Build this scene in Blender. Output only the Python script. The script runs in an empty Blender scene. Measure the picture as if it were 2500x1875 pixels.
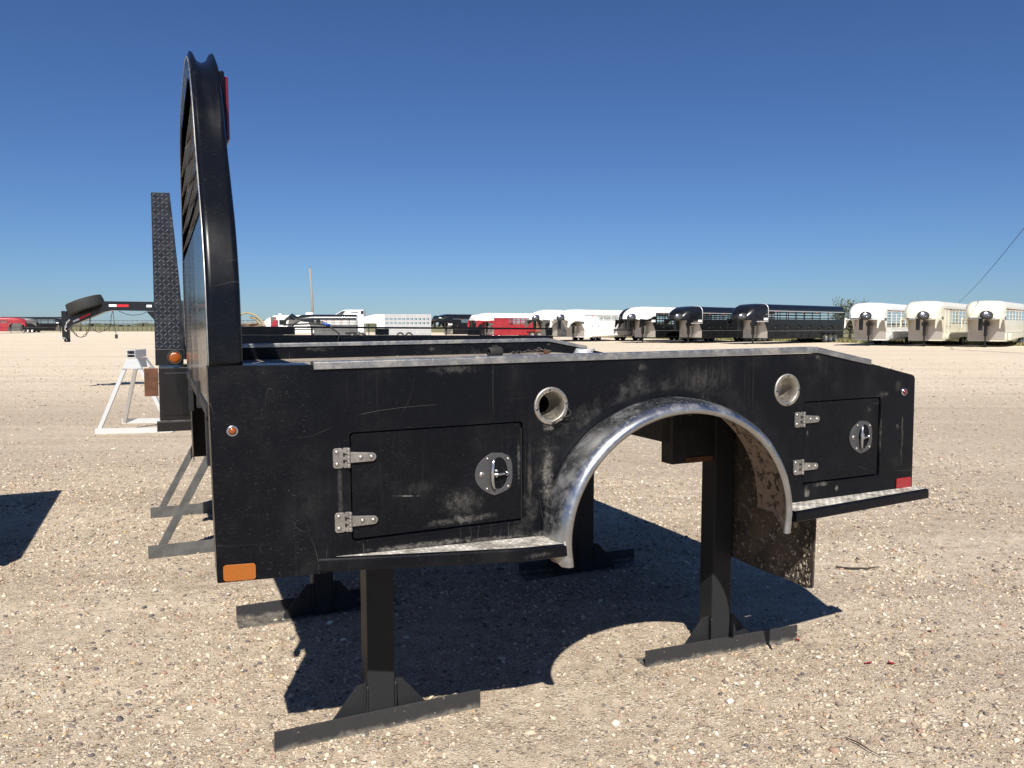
import bpy, bmesh, math, random
import numpy as np
from mathutils import Vector, Matrix, Euler
from math import sin, cos, pi, radians

S = bpy.context.scene
C = S.collection
random.seed(7)
rng = np.random.default_rng(11)

# ---------------------------------------------------------------- camera
cam = bpy.data.cameras.new('camera')
cam.sensor_width = 36.0
cam.lens = 1880 / 2500 * 36
cam.clip_start = 0.05
cam.clip_end = 6000
camo = bpy.data.objects.new('camera', cam)
C.objects.link(camo)
camo.location = (0, 0, 1.5)
camo.rotation_euler = (radians(90 - 4.365), 0, 0)
S.camera = camo

# ---------------------------------------------------------------- sky, sun, exposure
YAW = radians(24.4)
BX = Vector((cos(YAW), sin(YAW), 0))
BY = Vector((-sin(YAW), cos(YAW), 0))
travel = (BX * 0.36 + BY * 0.87 + Vector((0, 0, -1))).normalized()
elev = math.asin(-travel.z)
W = bpy.data.worlds.new('World')
S.world = W
W.use_nodes = True
wn = W.node_tree
wn.nodes.clear()
wo = wn.nodes.new('ShaderNodeOutputWorld')
wb = wn.nodes.new('ShaderNodeBackground')
sk = wn.nodes.new('ShaderNodeTexSky')
sk.sky_type = 'NISHITA'
sk.sun_disc = False
sk.sun_elevation = elev
sk.sun_rotation = math.atan2(-travel.x, -travel.y)
sk.altitude = 600
sk.air_density = 1.0
sk.dust_density = 0.15
sk.ozone_density = 1.6
wb.inputs['Strength'].default_value = 0.043
tint = wn.nodes.new('ShaderNodeMix'); tint.data_type = 'RGBA'; tint.blend_type = 'MULTIPLY'
tint.inputs[0].default_value = 1.0; tint.inputs[7].default_value = (0.57, 0.82, 1.25, 1)
wn.links.new(sk.outputs[0], tint.inputs[6])
wn.links.new(tint.outputs[2], wb.inputs['Color'])
wn.links.new(wb.outputs[0], wo.inputs['Surface'])
sun = bpy.data.lights.new('sun', 'SUN')
sun.energy = 5.0
sun.angle = radians(0.53)
sun.color = (1.0, 0.945, 0.86)
suno = bpy.data.objects.new('sun', sun)
C.objects.link(suno)
suno.location = (0, 0, 30)
suno.rotation_euler = travel.to_track_quat('-Z', 'Y').to_euler()
S.view_settings.view_transform = 'Standard'
S.view_settings.look = 'None'
S.view_settings.exposure = 0.60
S.view_settings.gamma = 1.0
S.render.engine = 'CYCLES'

# ---------------------------------------------------------------- node helpers
class NT:
    def __init__(s, name):
        s.m = bpy.data.materials.new(name)
        s.m.use_nodes = True
        s.t = s.m.node_tree
        s.t.nodes.clear()
        s.out = s.n('OutputMaterial')
        s.b = s.n('BsdfPrincipled')
        s.l(s.b.outputs[0], s.out.inputs[0])
        s.tc = s.n('TexCoord')
    def n(s, k, **kw):
        o = s.t.nodes.new('ShaderNode' + k)
        for a, v in kw.items():
            setattr(o, a, v)
        return o
    def l(s, a, b):
        s.t.links.new(a, b)
    def set(s, inp, v):
        if hasattr(v, 'is_output') or isinstance(v, bpy.types.NodeSocket):
            s.l(v, inp)
        elif isinstance(v, (tuple, list)) and len(v) == 3 and inp.type == 'RGBA':
            inp.default_value = (*v, 1)
        else:
            inp.default_value = v
    def P(s, **kw):
        names = dict(color='Base Color', rough='Roughness', metal='Metallic', normal='Normal',
                     trans='Transmission Weight', coat='Coat Weight', spec='Specular IOR Level',
                     emit='Emission Color', es='Emission Strength', ior='IOR', aniso='Anisotropic', coatr='Coat Roughness')
        for k, v in kw.items():
            s.set(s.b.inputs[names[k]], v)
    def math(s, op, a, b=0.0, c=0.0, clamp=False):
        o = s.n('Math', operation=op)
        o.use_clamp = clamp
        s.set(o.inputs[0], a); s.set(o.inputs[1], b); s.set(o.inputs[2], c)
        return o.outputs[0]
    def mix(s, f, a, b, blend='MIX'):
        o = s.n('Mix', data_type='RGBA', blend_type=blend)
        s.set(o.inputs[0], f); s.set(o.inputs[6], a); s.set(o.inputs[7], b)
        return o.outputs[2]
    def mixf(s, f, a, b):
        o = s.n('Mix', data_type='FLOAT')
        s.set(o.inputs[0], f); s.set(o.inputs[2], a); s.set(o.inputs[3], b)
        return o.outputs[0]
    def map(s, scale=(1, 1, 1), loc=(0, 0, 0), rot=(0, 0, 0), src='Object'):
        o = s.n('Mapping')
        s.l(s.tc.outputs[src], o.inputs[0])
        o.inputs['Scale'].default_value = scale
        o.inputs['Location'].default_value = loc
        o.inputs['Rotation'].default_value = rot
        return o.outputs[0]
    def noise(s, scale, vec=None, detail=3, rough=0.5, dist=0.0, out=0):
        o = s.n('TexNoise')
        o.inputs['Scale'].default_value = scale
        o.inputs['Detail'].default_value = detail
        o.inputs['Roughness'].default_value = rough
        o.inputs['Distortion'].default_value = dist
        s.l(vec if vec is not None else s.tc.outputs['Object'], o.inputs['Vector'])
        return o.outputs[out]
    def voro(s, scale, vec=None, feature='F1', rand=1.0):
        o = s.n('TexVoronoi', feature=feature)
        o.inputs['Scale'].default_value = scale
        o.inputs['Randomness'].default_value = rand
        s.l(vec if vec is not None else s.tc.outputs['Object'], o.inputs['Vector'])
        return o
    def ramp(s, f, stops, interp='LINEAR'):
        o = s.n('ValToRGB')
        r = o.color_ramp
        r.interpolation = interp
        while len(r.elements) < len(stops):
            r.elements.new(0.5)
        for e, (p, c) in zip(r.elements, stops):
            e.position = p
            e.color = (c, c, c, 1) if isinstance(c, (int, float)) else (*c, 1)
        s.l(f, o.inputs[0])
        return o.outputs[0]
    def step(s, f, a, b, lo=0.0, hi=1.0):
        o = s.n('MapRange')
        o.interpolation_type = 'SMOOTHSTEP'
        s.l(f, o.inputs[0])
        for i, v in enumerate((a, b, lo, hi)):
            o.inputs[i + 1].default_value = v
        return o.outputs[0]
    def bump(s, h, strength=0.3, dist=0.01, normal=None):
        o = s.n('Bump')
        o.inputs['Strength'].default_value = strength
        o.inputs['Distance'].default_value = dist
        s.l(h, o.inputs['Height'])
        if normal is not None:
            s.l(normal, o.inputs['Normal'])
        return o.outputs[0]
    def blob(s, cx, cz, rx, rz, rot=0.0):
        """soft elliptical mask in the object's xz plane (shape of stains and of the painted glare)"""
        o = s.n('Mapping', vector_type='TEXTURE')
        s.l(s.tc.outputs['Object'], o.inputs[0])
        o.inputs['Location'].default_value = (cx, 0, cz)
        o.inputs['Rotation'].default_value = (0, rot, 0)
        o.inputs['Scale'].default_value = (rx, 1e5, rz)
        v = s.n('VectorMath', operation='LENGTH')
        s.l(o.outputs[0], v.inputs[0])
        return s.step(v.outputs['Value'], 1.0, 0.1)

def simple(name, color, rough=0.5, metal=0.0, var=0.15, scale=8.0, bump=0.0, coat=0.0):
    t = NT(name)
    f = t.noise(scale, detail=5, rough=0.6)
    lo = tuple(c * (1 - var) for c in color)
    hi = tuple(min(1, c * (1 + var)) for c in color)
    t.P(color=t.mix(t.step(f, 0.3, 0.7), lo, hi), rough=t.mixf(f, rough * 0.8, min(1, rough * 1.2)), metal=metal, coat=coat)
    if bump:
        t.P(normal=t.bump(t.noise(scale * 12, detail=3), bump, 0.002))
    return t.m

DUST_SHEEN = (0.36, 0.34, 0.30)

def black_paint(name, base=(0.0032, 0.0040, 0.0062), stains_glare=(), dust=0.10, scratch=0.5, rough=0.29, spec=0.15, arch=False):
    t = NT(name)
    # fine horizontal grain of dust specks
    sp = t.noise(1.0, t.map((55, 55, 330)), detail=3, rough=0.7)
    specks = t.step(sp, 0.60, 0.74)
    sp2 = t.noise(190, detail=2, rough=0.6)
    specks2 = t.step(sp2, 0.68, 0.76)
    cloud = t.step(t.noise(2.6, detail=6, rough=0.62), 0.42, 0.72)
    # vertical wash streaks
    st = t.step(t.noise(1.0, t.map((38, 38, 1.6)), detail=4, rough=0.6), 0.54, 0.78)
    film = t.math('MULTIPLY', t.math('MULTIPLY', cloud, t.step(t.noise(9, detail=7, rough=0.7), 0.35, 0.75)), dust * 0.42)  # broad dust film whose pale clouds also paint a sheen into the colour
    film = t.math('ADD', film, t.math('MULTIPLY', specks, dust * 0.75))
    film = t.math('ADD', film, t.math('MULTIPLY', specks2, dust * 1.7))
    film = t.math('ADD', film, t.math('MULTIPLY', t.math('MULTIPLY', st, cloud), dust * 0.45))
    # thin curved scratches: iso-lines of a distorted noise, broken by another
    if scratch:
        for k, (sc, off, th) in enumerate(((1.3, 3.0, 0.0011), (2.3, 9.0, 0.0016), (5.0, 17.0, 0.0016), (9.0, 27.0, 0.0022))):
            nn = t.noise(sc, t.map(((1, 1, 0.3), (0.35, 1, 1.6), (1.5, 1, 0.3), (0.3, 1, 1.2))[k], loc=(off, 0, off)), detail=1.5, rough=0.4)
            line = t.math('ABSOLUTE', t.math('SUBTRACT', nn, 0.5 + 0.03 * k))
            line = t.step(line, th * 0.55, th * 0.15)
            br = t.step(t.noise(3.0, t.map(loc=(off, 2, 5)), detail=2), 0.58, 0.66)
            film = t.math('ADD', film, t.math('MULTIPLY', t.math('MULTIPLY', line, br), scratch * 0.28))
    g1 = t.noise(40, detail=10, rough=0.88)
    g2 = t.noise(1.0, t.map((60, 60, 14)), detail=10, rough=0.85)
    for (cx, cz, rx, rz, rot, amt, kind) in stains_glare:
        b = t.blob(cx, cz, rx, rz, rot)
        src = g1 if kind == 'patch' else g2
        m = t.step(t.math('ADD', t.math('MULTIPLY', b, 0.30), t.math('MULTIPLY', src, 1.0)), 0.68, 0.98)
        m = t.math('MULTIPLY', m, t.math('POWER', b, 0.5))
        film = t.math('ADD', film, t.math('MULTIPLY', m, amt * 0.62))
    if arch:      # road splash thrown up round the wheel arch, heavier on its front side, and dust runs down from edges
        o = t.n('Mapping', vector_type='TEXTURE')
        t.l(t.tc.outputs['Object'], o.inputs[0])
        o.inputs['Location'].default_value = (1.53, 0, 0.78)
        o.inputs['Scale'].default_value = (0.505, 1e5, 0.452)
        v = t.n('VectorMath', operation='LENGTH'); t.l(o.outputs[0], v.inputs[0])
        band = t.math('MULTIPLY', t.step(v.outputs['Value'], 1.0, 1.08), t.step(v.outputs['Value'], 1.42, 1.12))
        sx_ = t.n('SeparateXYZ'); t.l(t.tc.outputs['Object'], sx_.inputs[0])
        frontside = t.step(sx_.outputs[0], 2.05, 1.25, 0.16, 1.0)
        src = t.math('ADD', t.math('MULTIPLY', g1, 0.55), t.math('MULTIPLY', t.noise(7, t.map((1, 1, 1), rot=(0, 0.7, 0)), detail=7, rough=0.7), 0.5))
        m = t.step(t.math('ADD', src, t.math('MULTIPLY', band, 0.12)), 0.60, 0.90)
        film = t.math('ADD', film, t.math('MULTIPLY', t.math('MULTIPLY', m, band), t.math('MULTIPLY', frontside, 0.22)))
        runs = t.step(t.noise(1.0, t.map((46, 1, 1.2), loc=(4, 0, 0)), detail=3, rough=0.6), 0.60, 0.74)
        topz = t.math('MULTIPLY', t.step(sx_.outputs[2], 1.12, 1.36), t.step(t.noise(3.0, detail=3), 0.42, 0.60))
        film = t.math('ADD', film, t.math('MULTIPLY', t.math('MULTIPLY', runs, topz), 0.06))
    film = t.math('MINIMUM', film, 0.9)
    t.P(color=t.mix(film, base, DUST_SHEEN))
    t.P(rough=t.math('ADD', t.math('MULTIPLY', film, 0.55), t.mixf(cloud, rough, rough + 0.10), clamp=True))
    bn = t.bump(t.noise(2.2, detail=2), 0.12, 0.02)
    t.P(normal=t.bump(t.noise(420, detail=2), 0.06, 0.001, bn), spec=spec)
    return t.m

M = {}
panel_stains_glare = [
    (1.045, 0.98, 0.05, 0.26, 0.02, 0.8, 'patch'),
    (1.05, 1.155, 0.05, 0.04, 0, 0.9, 'patch'), (0.98, 1.00, 0.02, 0.24, 0, 0.35, 'streak'),
    (0.62, 0.81, 0.42, 0.026, 0.02, 0.9, 'patch'), (0.85, 0.80, 0.25, 0.02, 0.02, 0.7, 'patch'),
    (1.02, 0.79, 0.10, 0.045, 0, 0.7, 'patch'), (2.20, 0.82, 0.035, 0.06, 0, 0.9, 'patch'),
    (2.28, 0.845, 0.12, 0.02, -0.02, 0.8, 'patch'), (2.36, 0.82, 0.02, 0.03, 0, 0.8, 'patch'),
    (2.61, 1.19, 0.07, 0.03, 0, 0.5, 'patch'), (2.70, 1.22, 0.06, 0.05, 0.3, 0.25, 'patch'),
    (2.60, 1.02, 0.012, 0.18, 0, 0.5, 'streak'), (2.73, 1.00, 0.015, 0.24, 0, 0.4, 'streak'),
    (1.72, 1.15, 0.10, 0.22, -0.6, 0.22, 'streak'), (1.42, 1.34, 0.05, 0.03, 0, 0.4, 'streak'),
    (2.24, 1.355, 0.03, 0.02, 0, 0.6, 'patch'), (2.70, 1.05, 0.02, 0.03, 0, 0.45, 'patch'),
    (1.70, 1.30, 0.30, 0.10, 0, 0.16, 'streak'), (0.72, 1.36, 0.20, 0.045, 0, 0.30, 'patch'),  # second entry: tan ground glare under the rail, painted as colour
    (0.355, 1.00, 0.02, 0.30, 0, 0.25, 'streak'),
]
M['panel'] = black_paint('panel_paint', arch=True, stains_glare=panel_stains_glare, dust=0.085, scratch=0.9)
M['door'] = black_paint('door_paint', stains_glare=[
    (0.74, 0.875, 0.26, 0.03, -0.03, 0.6, 'patch'), (0.74, 0.93, 0.16, 0.10, 0, 0.30, 'patch'),
    (0.942, 1.05, 0.014, 0.16, 0, 0.5, 'patch'),
    (0.56, 0.97, 0.10, 0.006, 0.1, 0.8, 'patch'), (0.60, 0.99, 0.10, 0.05, 0, 0.12, 'streak'),
    (2.20, 1.05, 0.01, 0.04, 0, 0.7, 'patch'), (2.54, 1.13, 0.04, 0.02, 0, 0.25, 'patch'),
], dust=0.06, scratch=0.6, rough=0.27)
M['paint'] = black_paint('rack_paint', dust=0.05, scratch=1.3, rough=0.26, spec=0.2)
M['gloss'] = black_paint('gloss_plate_paint', base=(0.007, 0.008, 0.010), dust=0.05, scratch=0.3, rough=0.13, spec=0.5)
M['frame'] = simple('underframe_black', (0.012, 0.012, 0.013), 0.55, var=0.3, scale=15)
M['step'] = black_paint('step_paint', dust=0.08, scratch=0.2, stains_glare=[(0.95, 0.765, 0.10, 0.02, 0, 0.5, 'streak')])
M['stand'] = black_paint('stand_paint', base=(0.020, 0.021, 0.023), dust=0.06, scratch=0.2, rough=0.45)
M['dark'] = simple('box_interior', (0.006, 0.006, 0.006), 0.8)

t = NT('dusty_foot_paint')       # angle iron feet with dust splashed up from the gravel
z = t.n('SeparateXYZ'); t.l(t.tc.outputs['Object'], z.inputs[0])
low = t.step(t.math('ADD', z.outputs[2], t.math('MULTIPLY', t.noise(22, detail=5, rough=0.7), 0.07)), 0.060, 0.030)
spl = t.step(t.voro(38).outputs['Distance'], 0.16, 0.10)
spl = t.math('MULTIPLY', spl, t.step(t.noise(7), 0.53, 0.6))
f = t.math('ADD', t.math('MULTIPLY', low, 0.42), t.math('MULTIPLY', spl, 0.6))
f = t.math('MINIMUM', t.math('ADD', f, t.math('MULTIPLY', t.noise(60, detail=4), 0.05)), 0.85)
t.P(color=t.mix(f, (0.023, 0.024, 0.027), (0.36, 0.32, 0.26)), rough=0.55, spec=0.3, normal=t.bump(f, 0.4, 0.002))
M['foot'] = t.m

def worn_metal(name, col, rough, dirt=0.4, dcol=(0.25, 0.21, 0.16), metal=1.0, scale=14.0):
    t = NT(name)
    n1 = t.step(t.noise(scale, detail=6, rough=0.7), 0.45, 0.70)
    n2 = t.step(t.noise(scale * 9, detail=3, rough=0.7), 0.55, 0.7)
    d = t.math('MULTIPLY', t.math('MAXIMUM', n1, t.math('MULTIPLY', n2, 0.7)), dirt)
    t.P(color=t.mix(d, col, dcol), metal=t.mixf(d, metal, 0.1), rough=t.mixf(d, rough, 0.75))
    t.P(normal=t.bump(t.noise(scale * 12, detail=4), 0.12, 0.002))
    return t.m
M['fender'] = worn_metal('fender_steel', (0.42, 0.43, 0.44), 0.30, 0.45, (0.13, 0.115, 0.10), scale=9.0)
M['rail'] = worn_metal('aluminium_rail', (0.40, 0.40, 0.39), 0.40, 0.6, (0.25, 0.21, 0.16))
M['alu'] = worn_metal('cast_bowl_aluminium', (0.40, 0.375, 0.33), 0.48, 0.45, (0.35, 0.29, 0.2))
M['hinge'] = worn_metal('hinge_stainless', (0.40, 0.385, 0.355), 0.42, 0.5, (0.25, 0.2, 0.15))
M['chrome'] = worn_metal('handle_chrome', (0.50, 0.51, 0.53), 0.20, 0.25)
M['latch'] = worn_metal('latch_plate_grey', (0.11, 0.11, 0.115), 0.42, 0.3, (0.09, 0.085, 0.08), metal=0.7)
M['galv'] = worn_metal('galvanised_steel', (0.66, 0.67, 0.67), 0.42, 0.2, (0.45, 0.43, 0.38), metal=0.45)
M['aframe'] = simple('grey_stand_paint', (0.085, 0.085, 0.082), 0.45, var=0.25, scale=9)
M['slat'] = simple('dusty_louver_paint', (0.06, 0.048, 0.038), 0.5, var=0.5, scale=20)
M['rust'] = simple('rusty_plate', (0.11, 0.045, 0.022), 0.85, var=0.35, scale=14, bump=0.3)
M['rubber'] = simple('rubber', (0.022, 0.022, 0.021), 0.78, var=0.25, scale=20)

t = NT('tread_plate_worn')       # step tread: black paint worn to bright steel, dusty
n1 = t.step(t.noise(16, detail=6, rough=0.75), 0.40, 0.62)
t.P(color=t.mix(n1, (0.20, 0.185, 0.16), (0.62, 0.59, 0.53)), metal=t.math('MULTIPLY', n1, 0.35), rough=0.5)
t.P(normal=t.bump(t.noise(150, detail=3), 0.2, 0.002))
M['tread'] = t.m

t = NT('mud_flap_rubber')
m1 = t.step(t.noise(5, detail=7, rough=0.7), 0.36, 0.66)
m2 = t.step(t.noise(38, detail=4, rough=0.7), 0.56, 0.66)
t.P(color=t.mix(m2, t.mix(m1, (0.028, 0.024, 0.020), (0.095, 0.072, 0.052)), (0.20, 0.17, 0.13)), rough=0.85)
t.P(normal=t.bump(t.noise(60, detail=5, rough=0.7), 0.7, 0.006))
M['flap'] = t.m
t = NT('fender_underside_mud')
m1 = t.step(t.noise(24, detail=5, rough=0.65, dist=1.0), 0.52, 0.60)
t.P(color=t.mix(m1, (0.22, 0.17, 0.13), (0.035, 0.026, 0.02)), rough=0.7, metal=0.1, normal=t.bump(m1, 0.5, 0.004))
M['under'] = t.m
M['clod'] = simple('dried_mud', (0.30, 0.26, 0.20), 0.95, var=0.3, scale=60)

t = NT('deck_floor')
m1 = t.step(t.noise(3.5, detail=7, rough=0.7), 0.30, 0.60)
m2 = t.step(t.noise(90, detail=3, rough=0.7), 0.45, 0.65)
t.P(color=t.mix(t.math('MULTIPLY', m1, t.mixf(m2, 0.6, 1.0)), (0.05, 0.045, 0.04), (0.36, 0.31, 0.25)), rough=0.8)
M['deck'] = t.m

def lens(name, col, sc=130):
    t = NT(name)
    v = t.voro(sc, rand=0.0)
    t.P(color=t.mix(t.step(v.outputs['Distance'], 0.1, 0.6), tuple(c * 0.75 for c in col), col), rough=0.22, coat=0.6, coatr=0.08)
    t.P(normal=t.bump(v.outputs['Distance'], 0.4, 0.002))
    return t.m
M['amber'] = lens('amber_reflector', (0.30, 0.085, 0.008))
M['red'] = lens('red_reflector', (0.24, 0.008, 0.016))
M['amberlens'] = lens('amber_lamp_lens', (0.26, 0.06, 0.004), 300)
M['redlens'] = lens('red_lamp_lens', (0.12, 0.004, 0.010), 300)

def tread_black():
    t = NT('diamond_plate_black')
    t.P(color=t.mix(t.step(t.noise(20, detail=4), 0.45, 0.7), (0.012, 0.013, 0.016), (0.03, 0.03, 0.032)), rough=0.28)
    return t.m
M['diamond'] = tread_black()
M['lozenge'] = worn_metal('raised_lozenges', (0.34, 0.35, 0.37), 0.26, 0.3, (0.08, 0.08, 0.08), metal=0.8)

# gravel ---------------------------------------------------------------
PAL = [(0.0, (0.46, 0.38, 0.28)), (0.20, (0.31, 0.245, 0.18)), (0.36, (0.56, 0.48, 0.38)), (0.52, (0.38, 0.30, 0.22)),
       (0.62, (0.20, 0.16, 0.125)), (0.72, (0.70, 0.65, 0.56)), (0.82, (0.31, 0.21, 0.155)), (0.88, (0.13, 0.11, 0.10)),
       (0.94, (0.085, 0.08, 0.08))]
t = NT('gravel')
big = t.voro(48, t.map())
mid = t.voro(105, t.map(loc=(3, 5, 0)))
sml = t.voro(260, t.map(loc=(7, 1, 0)))
def vcol(v):
    s_ = t.n('SeparateColor'); t.l(v.outputs['Color'], s_.inputs[0]); return s_.outputs[0]
cb = t.ramp(vcol(big), PAL, 'CONSTANT'); cm_ = t.ramp(vcol(mid), PAL, 'CONSTANT'); cs = t.ramp(vcol(sml), PAL, 'CONSTANT')
isbig = t.math('MULTIPLY', t.step(big.outputs['Distance'], 0.46, 0.38), t.step(t.noise(9, t.map(loc=(2, 2, 0)), detail=4), 0.50, 0.56))
ismid = t.step(mid.outputs['Distance'], 0.52, 0.42)
ismid = t.math('MULTIPLY', ismid, t.step(t.noise(14, detail=4), 0.40, 0.50))
fines = t.mix(t.noise(600, detail=2), (0.31, 0.24, 0.16), (0.49, 0.395, 0.285))
col = t.mix(t.step(t.noise(30, detail=3), 0.40, 0.60, 0.35, 0.85), fines, cs)
col = t.mix(ismid, col, cm_)
col = t.mix(isbig, col, cb)
# worn wheel tracks and compacted patches of finer, paler dust; colour also pales with distance
tr = t.noise(1.0, t.map((0.10, 0.55, 1), rot=(0, 0, 0.10)), detail=5, rough=0.6, dist=0.6)
track = t.step(tr, 0.44, 0.60)
ruts = t.step(t.noise(1.0, t.map((0.05, 1.6, 1), rot=(0, 0, -0.05)), detail=4, rough=0.65), 0.40, 0.64)
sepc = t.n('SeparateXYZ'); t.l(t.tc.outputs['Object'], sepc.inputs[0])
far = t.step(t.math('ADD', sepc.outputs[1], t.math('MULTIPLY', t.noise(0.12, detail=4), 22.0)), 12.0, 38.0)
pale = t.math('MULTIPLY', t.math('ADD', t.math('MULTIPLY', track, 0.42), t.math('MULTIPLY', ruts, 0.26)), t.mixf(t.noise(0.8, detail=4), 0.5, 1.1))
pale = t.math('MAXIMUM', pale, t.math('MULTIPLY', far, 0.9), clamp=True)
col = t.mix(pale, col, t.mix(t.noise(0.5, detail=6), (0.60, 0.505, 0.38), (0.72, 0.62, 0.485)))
dk = t.step(t.noise(1.0, t.map((0.25, 1.1, 1), loc=(11, 4, 0)), detail=5, rough=0.65), 0.52, 0.70)
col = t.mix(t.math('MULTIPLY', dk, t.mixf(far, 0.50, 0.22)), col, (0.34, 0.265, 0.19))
br = t.step(t.noise(1.0, t.map((0.035, 0.9, 1), loc=(3, 8, 0), rot=(0, 0, 0.03)), detail=4, rough=0.6), 0.52, 0.62)
brm = t.math('MULTIPLY', br, t.step(sepc.outputs[1], 9.0, 16.0))
col = t.mix(t.math('MULTIPLY', brm, 0.28), col, (0.36, 0.285, 0.21))
mot = t.step(t.noise(11, t.map((1, 1, 1), loc=(5, 5, 0)), detail=7, rough=0.78), 0.40, 0.66)
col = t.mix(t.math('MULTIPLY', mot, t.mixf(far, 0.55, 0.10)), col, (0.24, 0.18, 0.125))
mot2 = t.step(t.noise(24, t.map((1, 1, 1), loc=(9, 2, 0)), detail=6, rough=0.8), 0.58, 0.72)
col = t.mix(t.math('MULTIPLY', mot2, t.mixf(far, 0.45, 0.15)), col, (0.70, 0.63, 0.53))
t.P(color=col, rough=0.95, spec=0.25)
h = t.math('MULTIPLY', t.math('SUBTRACT', 1.0, sml.outputs['Distance']), 0.25)
h = t.math('ADD', h, t.math('MULTIPLY', t.math('MULTIPLY', ismid, t.math('SUBTRACT', 1.0, mid.outputs['Distance'])), 0.5))
h = t.math('ADD', h, t.math('MULTIPLY', t.math('MULTIPLY', isbig, t.math('SUBTRACT', 1.0, big.outputs['Distance'])), 1.0))
t.P(normal=t.bump(h, 0.8, 0.012, t.bump(t.noise(2.5, detail=5), 0.35, 0.05)))
M['gravel'] = t.m

t = NT('loose_pebble')
g = t.n('NewGeometry')
pc = t.ramp(g.outputs['Random Per Island'], [(0.0, (0.48, 0.39, 0.285)), (0.16, (0.58, 0.485, 0.375)), (0.30, (0.31, 0.24, 0.165)), (0.44, (0.47, 0.375, 0.28)),
                                             (0.55, (0.66, 0.59, 0.49)), (0.60, (0.22, 0.17, 0.125)), (0.76, (0.15, 0.12, 0.105)), (0.84, (0.31, 0.19, 0.14)),
                                             (0.90, (0.42, 0.30, 0.16)), (0.93, (0.075, 0.07, 0.08))], 'CONSTANT')
t.P(color=t.mix(t.math('MULTIPLY', t.noise(160, detail=4), 0.5), pc, t.mix(0.35, pc, (0.5, 0.43, 0.34))), rough=0.85, spec=0.3)
M['pebble'] = t.m

t = NT('grass_field')
n1 = t.noise(0.06, detail=6); n2 = t.noise(1.5, detail=6, rough=0.7)
t.P(color=t.mix(t.step(n2, 0.35, 0.7), t.mix(t.step(n1, 0.35, 0.65), (0.085, 0.105, 0.035), (0.17, 0.155, 0.065)), (0.23, 0.20, 0.10)), rough=0.95)
t.P(normal=t.bump(n2, 0.6, 0.15))
M['grass'] = t.m
t = NT('grass_blades')
g = t.n('NewGeometry')
t.P(color=t.ramp(g.outputs['Random Per Island'], [(0, (0.10, 0.12, 0.035)), (0.5, (0.20, 0.19, 0.08)), (1, (0.33, 0.28, 0.14))]), rough=0.9)
M['blade'] = t.m
t = NT('leaves')
g = t.n('NewGeometry')
t.P(color=t.ramp(g.outputs['Random Per Island'], [(0, (0.045, 0.055, 0.022)), (0.6, (0.09, 0.095, 0.045)), (1, (0.14, 0.13, 0.07))]), rough=0.8)
M['leaf'] = t.m
M['bark'] = simple('bark', (0.12, 0.09, 0.065), 0.9, var=0.3)
t = NT('weathered_pole')
t.P(color=t.mix(t.noise(1, t.map((40, 40, 1.2)), detail=4), (0.17, 0.145, 0.12), (0.30, 0.27, 0.235)), rough=0.9)
M['pole'] = t.m

# trailer paints
M['t_black'] = simple('trailer_black', (0.007, 0.007, 0.008), 0.30, var=0.3, scale=1.5, coat=0.3)
M['t_white'] = simple('trailer_white', (0.78, 0.78, 0.76), 0.32, var=0.05, scale=1.2, coat=0.3)
M['t_cream'] = simple('trailer_cream', (0.72, 0.68, 0.56), 0.32, var=0.05, scale=1.2, coat=0.3)
M['t_red'] = simple('trailer_red', (0.30, 0.024, 0.032), 0.4, var=0.15, scale=1.5, coat=0.2)
M['t_silver'] = worn_metal('trailer_aluminium', (0.62, 0.62, 0.61), 0.40, 0.2, (0.4, 0.38, 0.34), metal=0.8, scale=2.0)
M['t_plate'] = worn_metal('polished_front_plate', (0.52, 0.48, 0.43), 0.30, 0.25, (0.25, 0.2, 0.16), metal=0.55, scale=0.8)
M['t_grey'] = simple('trailer_grey', (0.10, 0.10, 0.10), 0.4, var=0.2, scale=1.5)
M['glass'] = simple('tinted_window', (0.01, 0.012, 0.014), 0.08, var=0.1)
M['rim'] = worn_metal('wheel_rim', (0.7, 0.7, 0.7), 0.3, 0.15)
M['whitetape'] = simple('reflective_white', (0.8, 0.8, 0.8), 0.4, var=0.03)
M['redtape'] = simple('reflective_red', (0.55, 0.02, 0.025), 0.4, var=0.05)
M['chain'] = worn_metal('chain_steel', (0.10, 0.09, 0.08), 0.5, 0.3)
M['wood'] = simple('old_wood', (0.30, 0.22, 0.14), 0.9, var=0.3, scale=5)
M['hose'] = simple('faded_hose', (0.30, 0.24, 0.14), 0.7, var=0.2, scale=6)
M['petal'] = simple('red_plastic_chip', (0.30, 0.012, 0.02), 0.5)
M['twig'] = simple('dry_twig', (0.035, 0.028, 0.022), 0.9)
M['blue'] = simple('blue_tape', (0.015, 0.07, 0.28), 0.5)
M['marker'] = simple('marker_lamp_orange', (0.65, 0.12, 0.02), 0.4)

# ---------------------------------------------------------------- mesh helpers
def link(name, me, parent=None):
    o = bpy.data.objects.new(name, me)
    C.objects.link(o)
    if parent is not None:
        o.parent = parent
    return o

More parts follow.
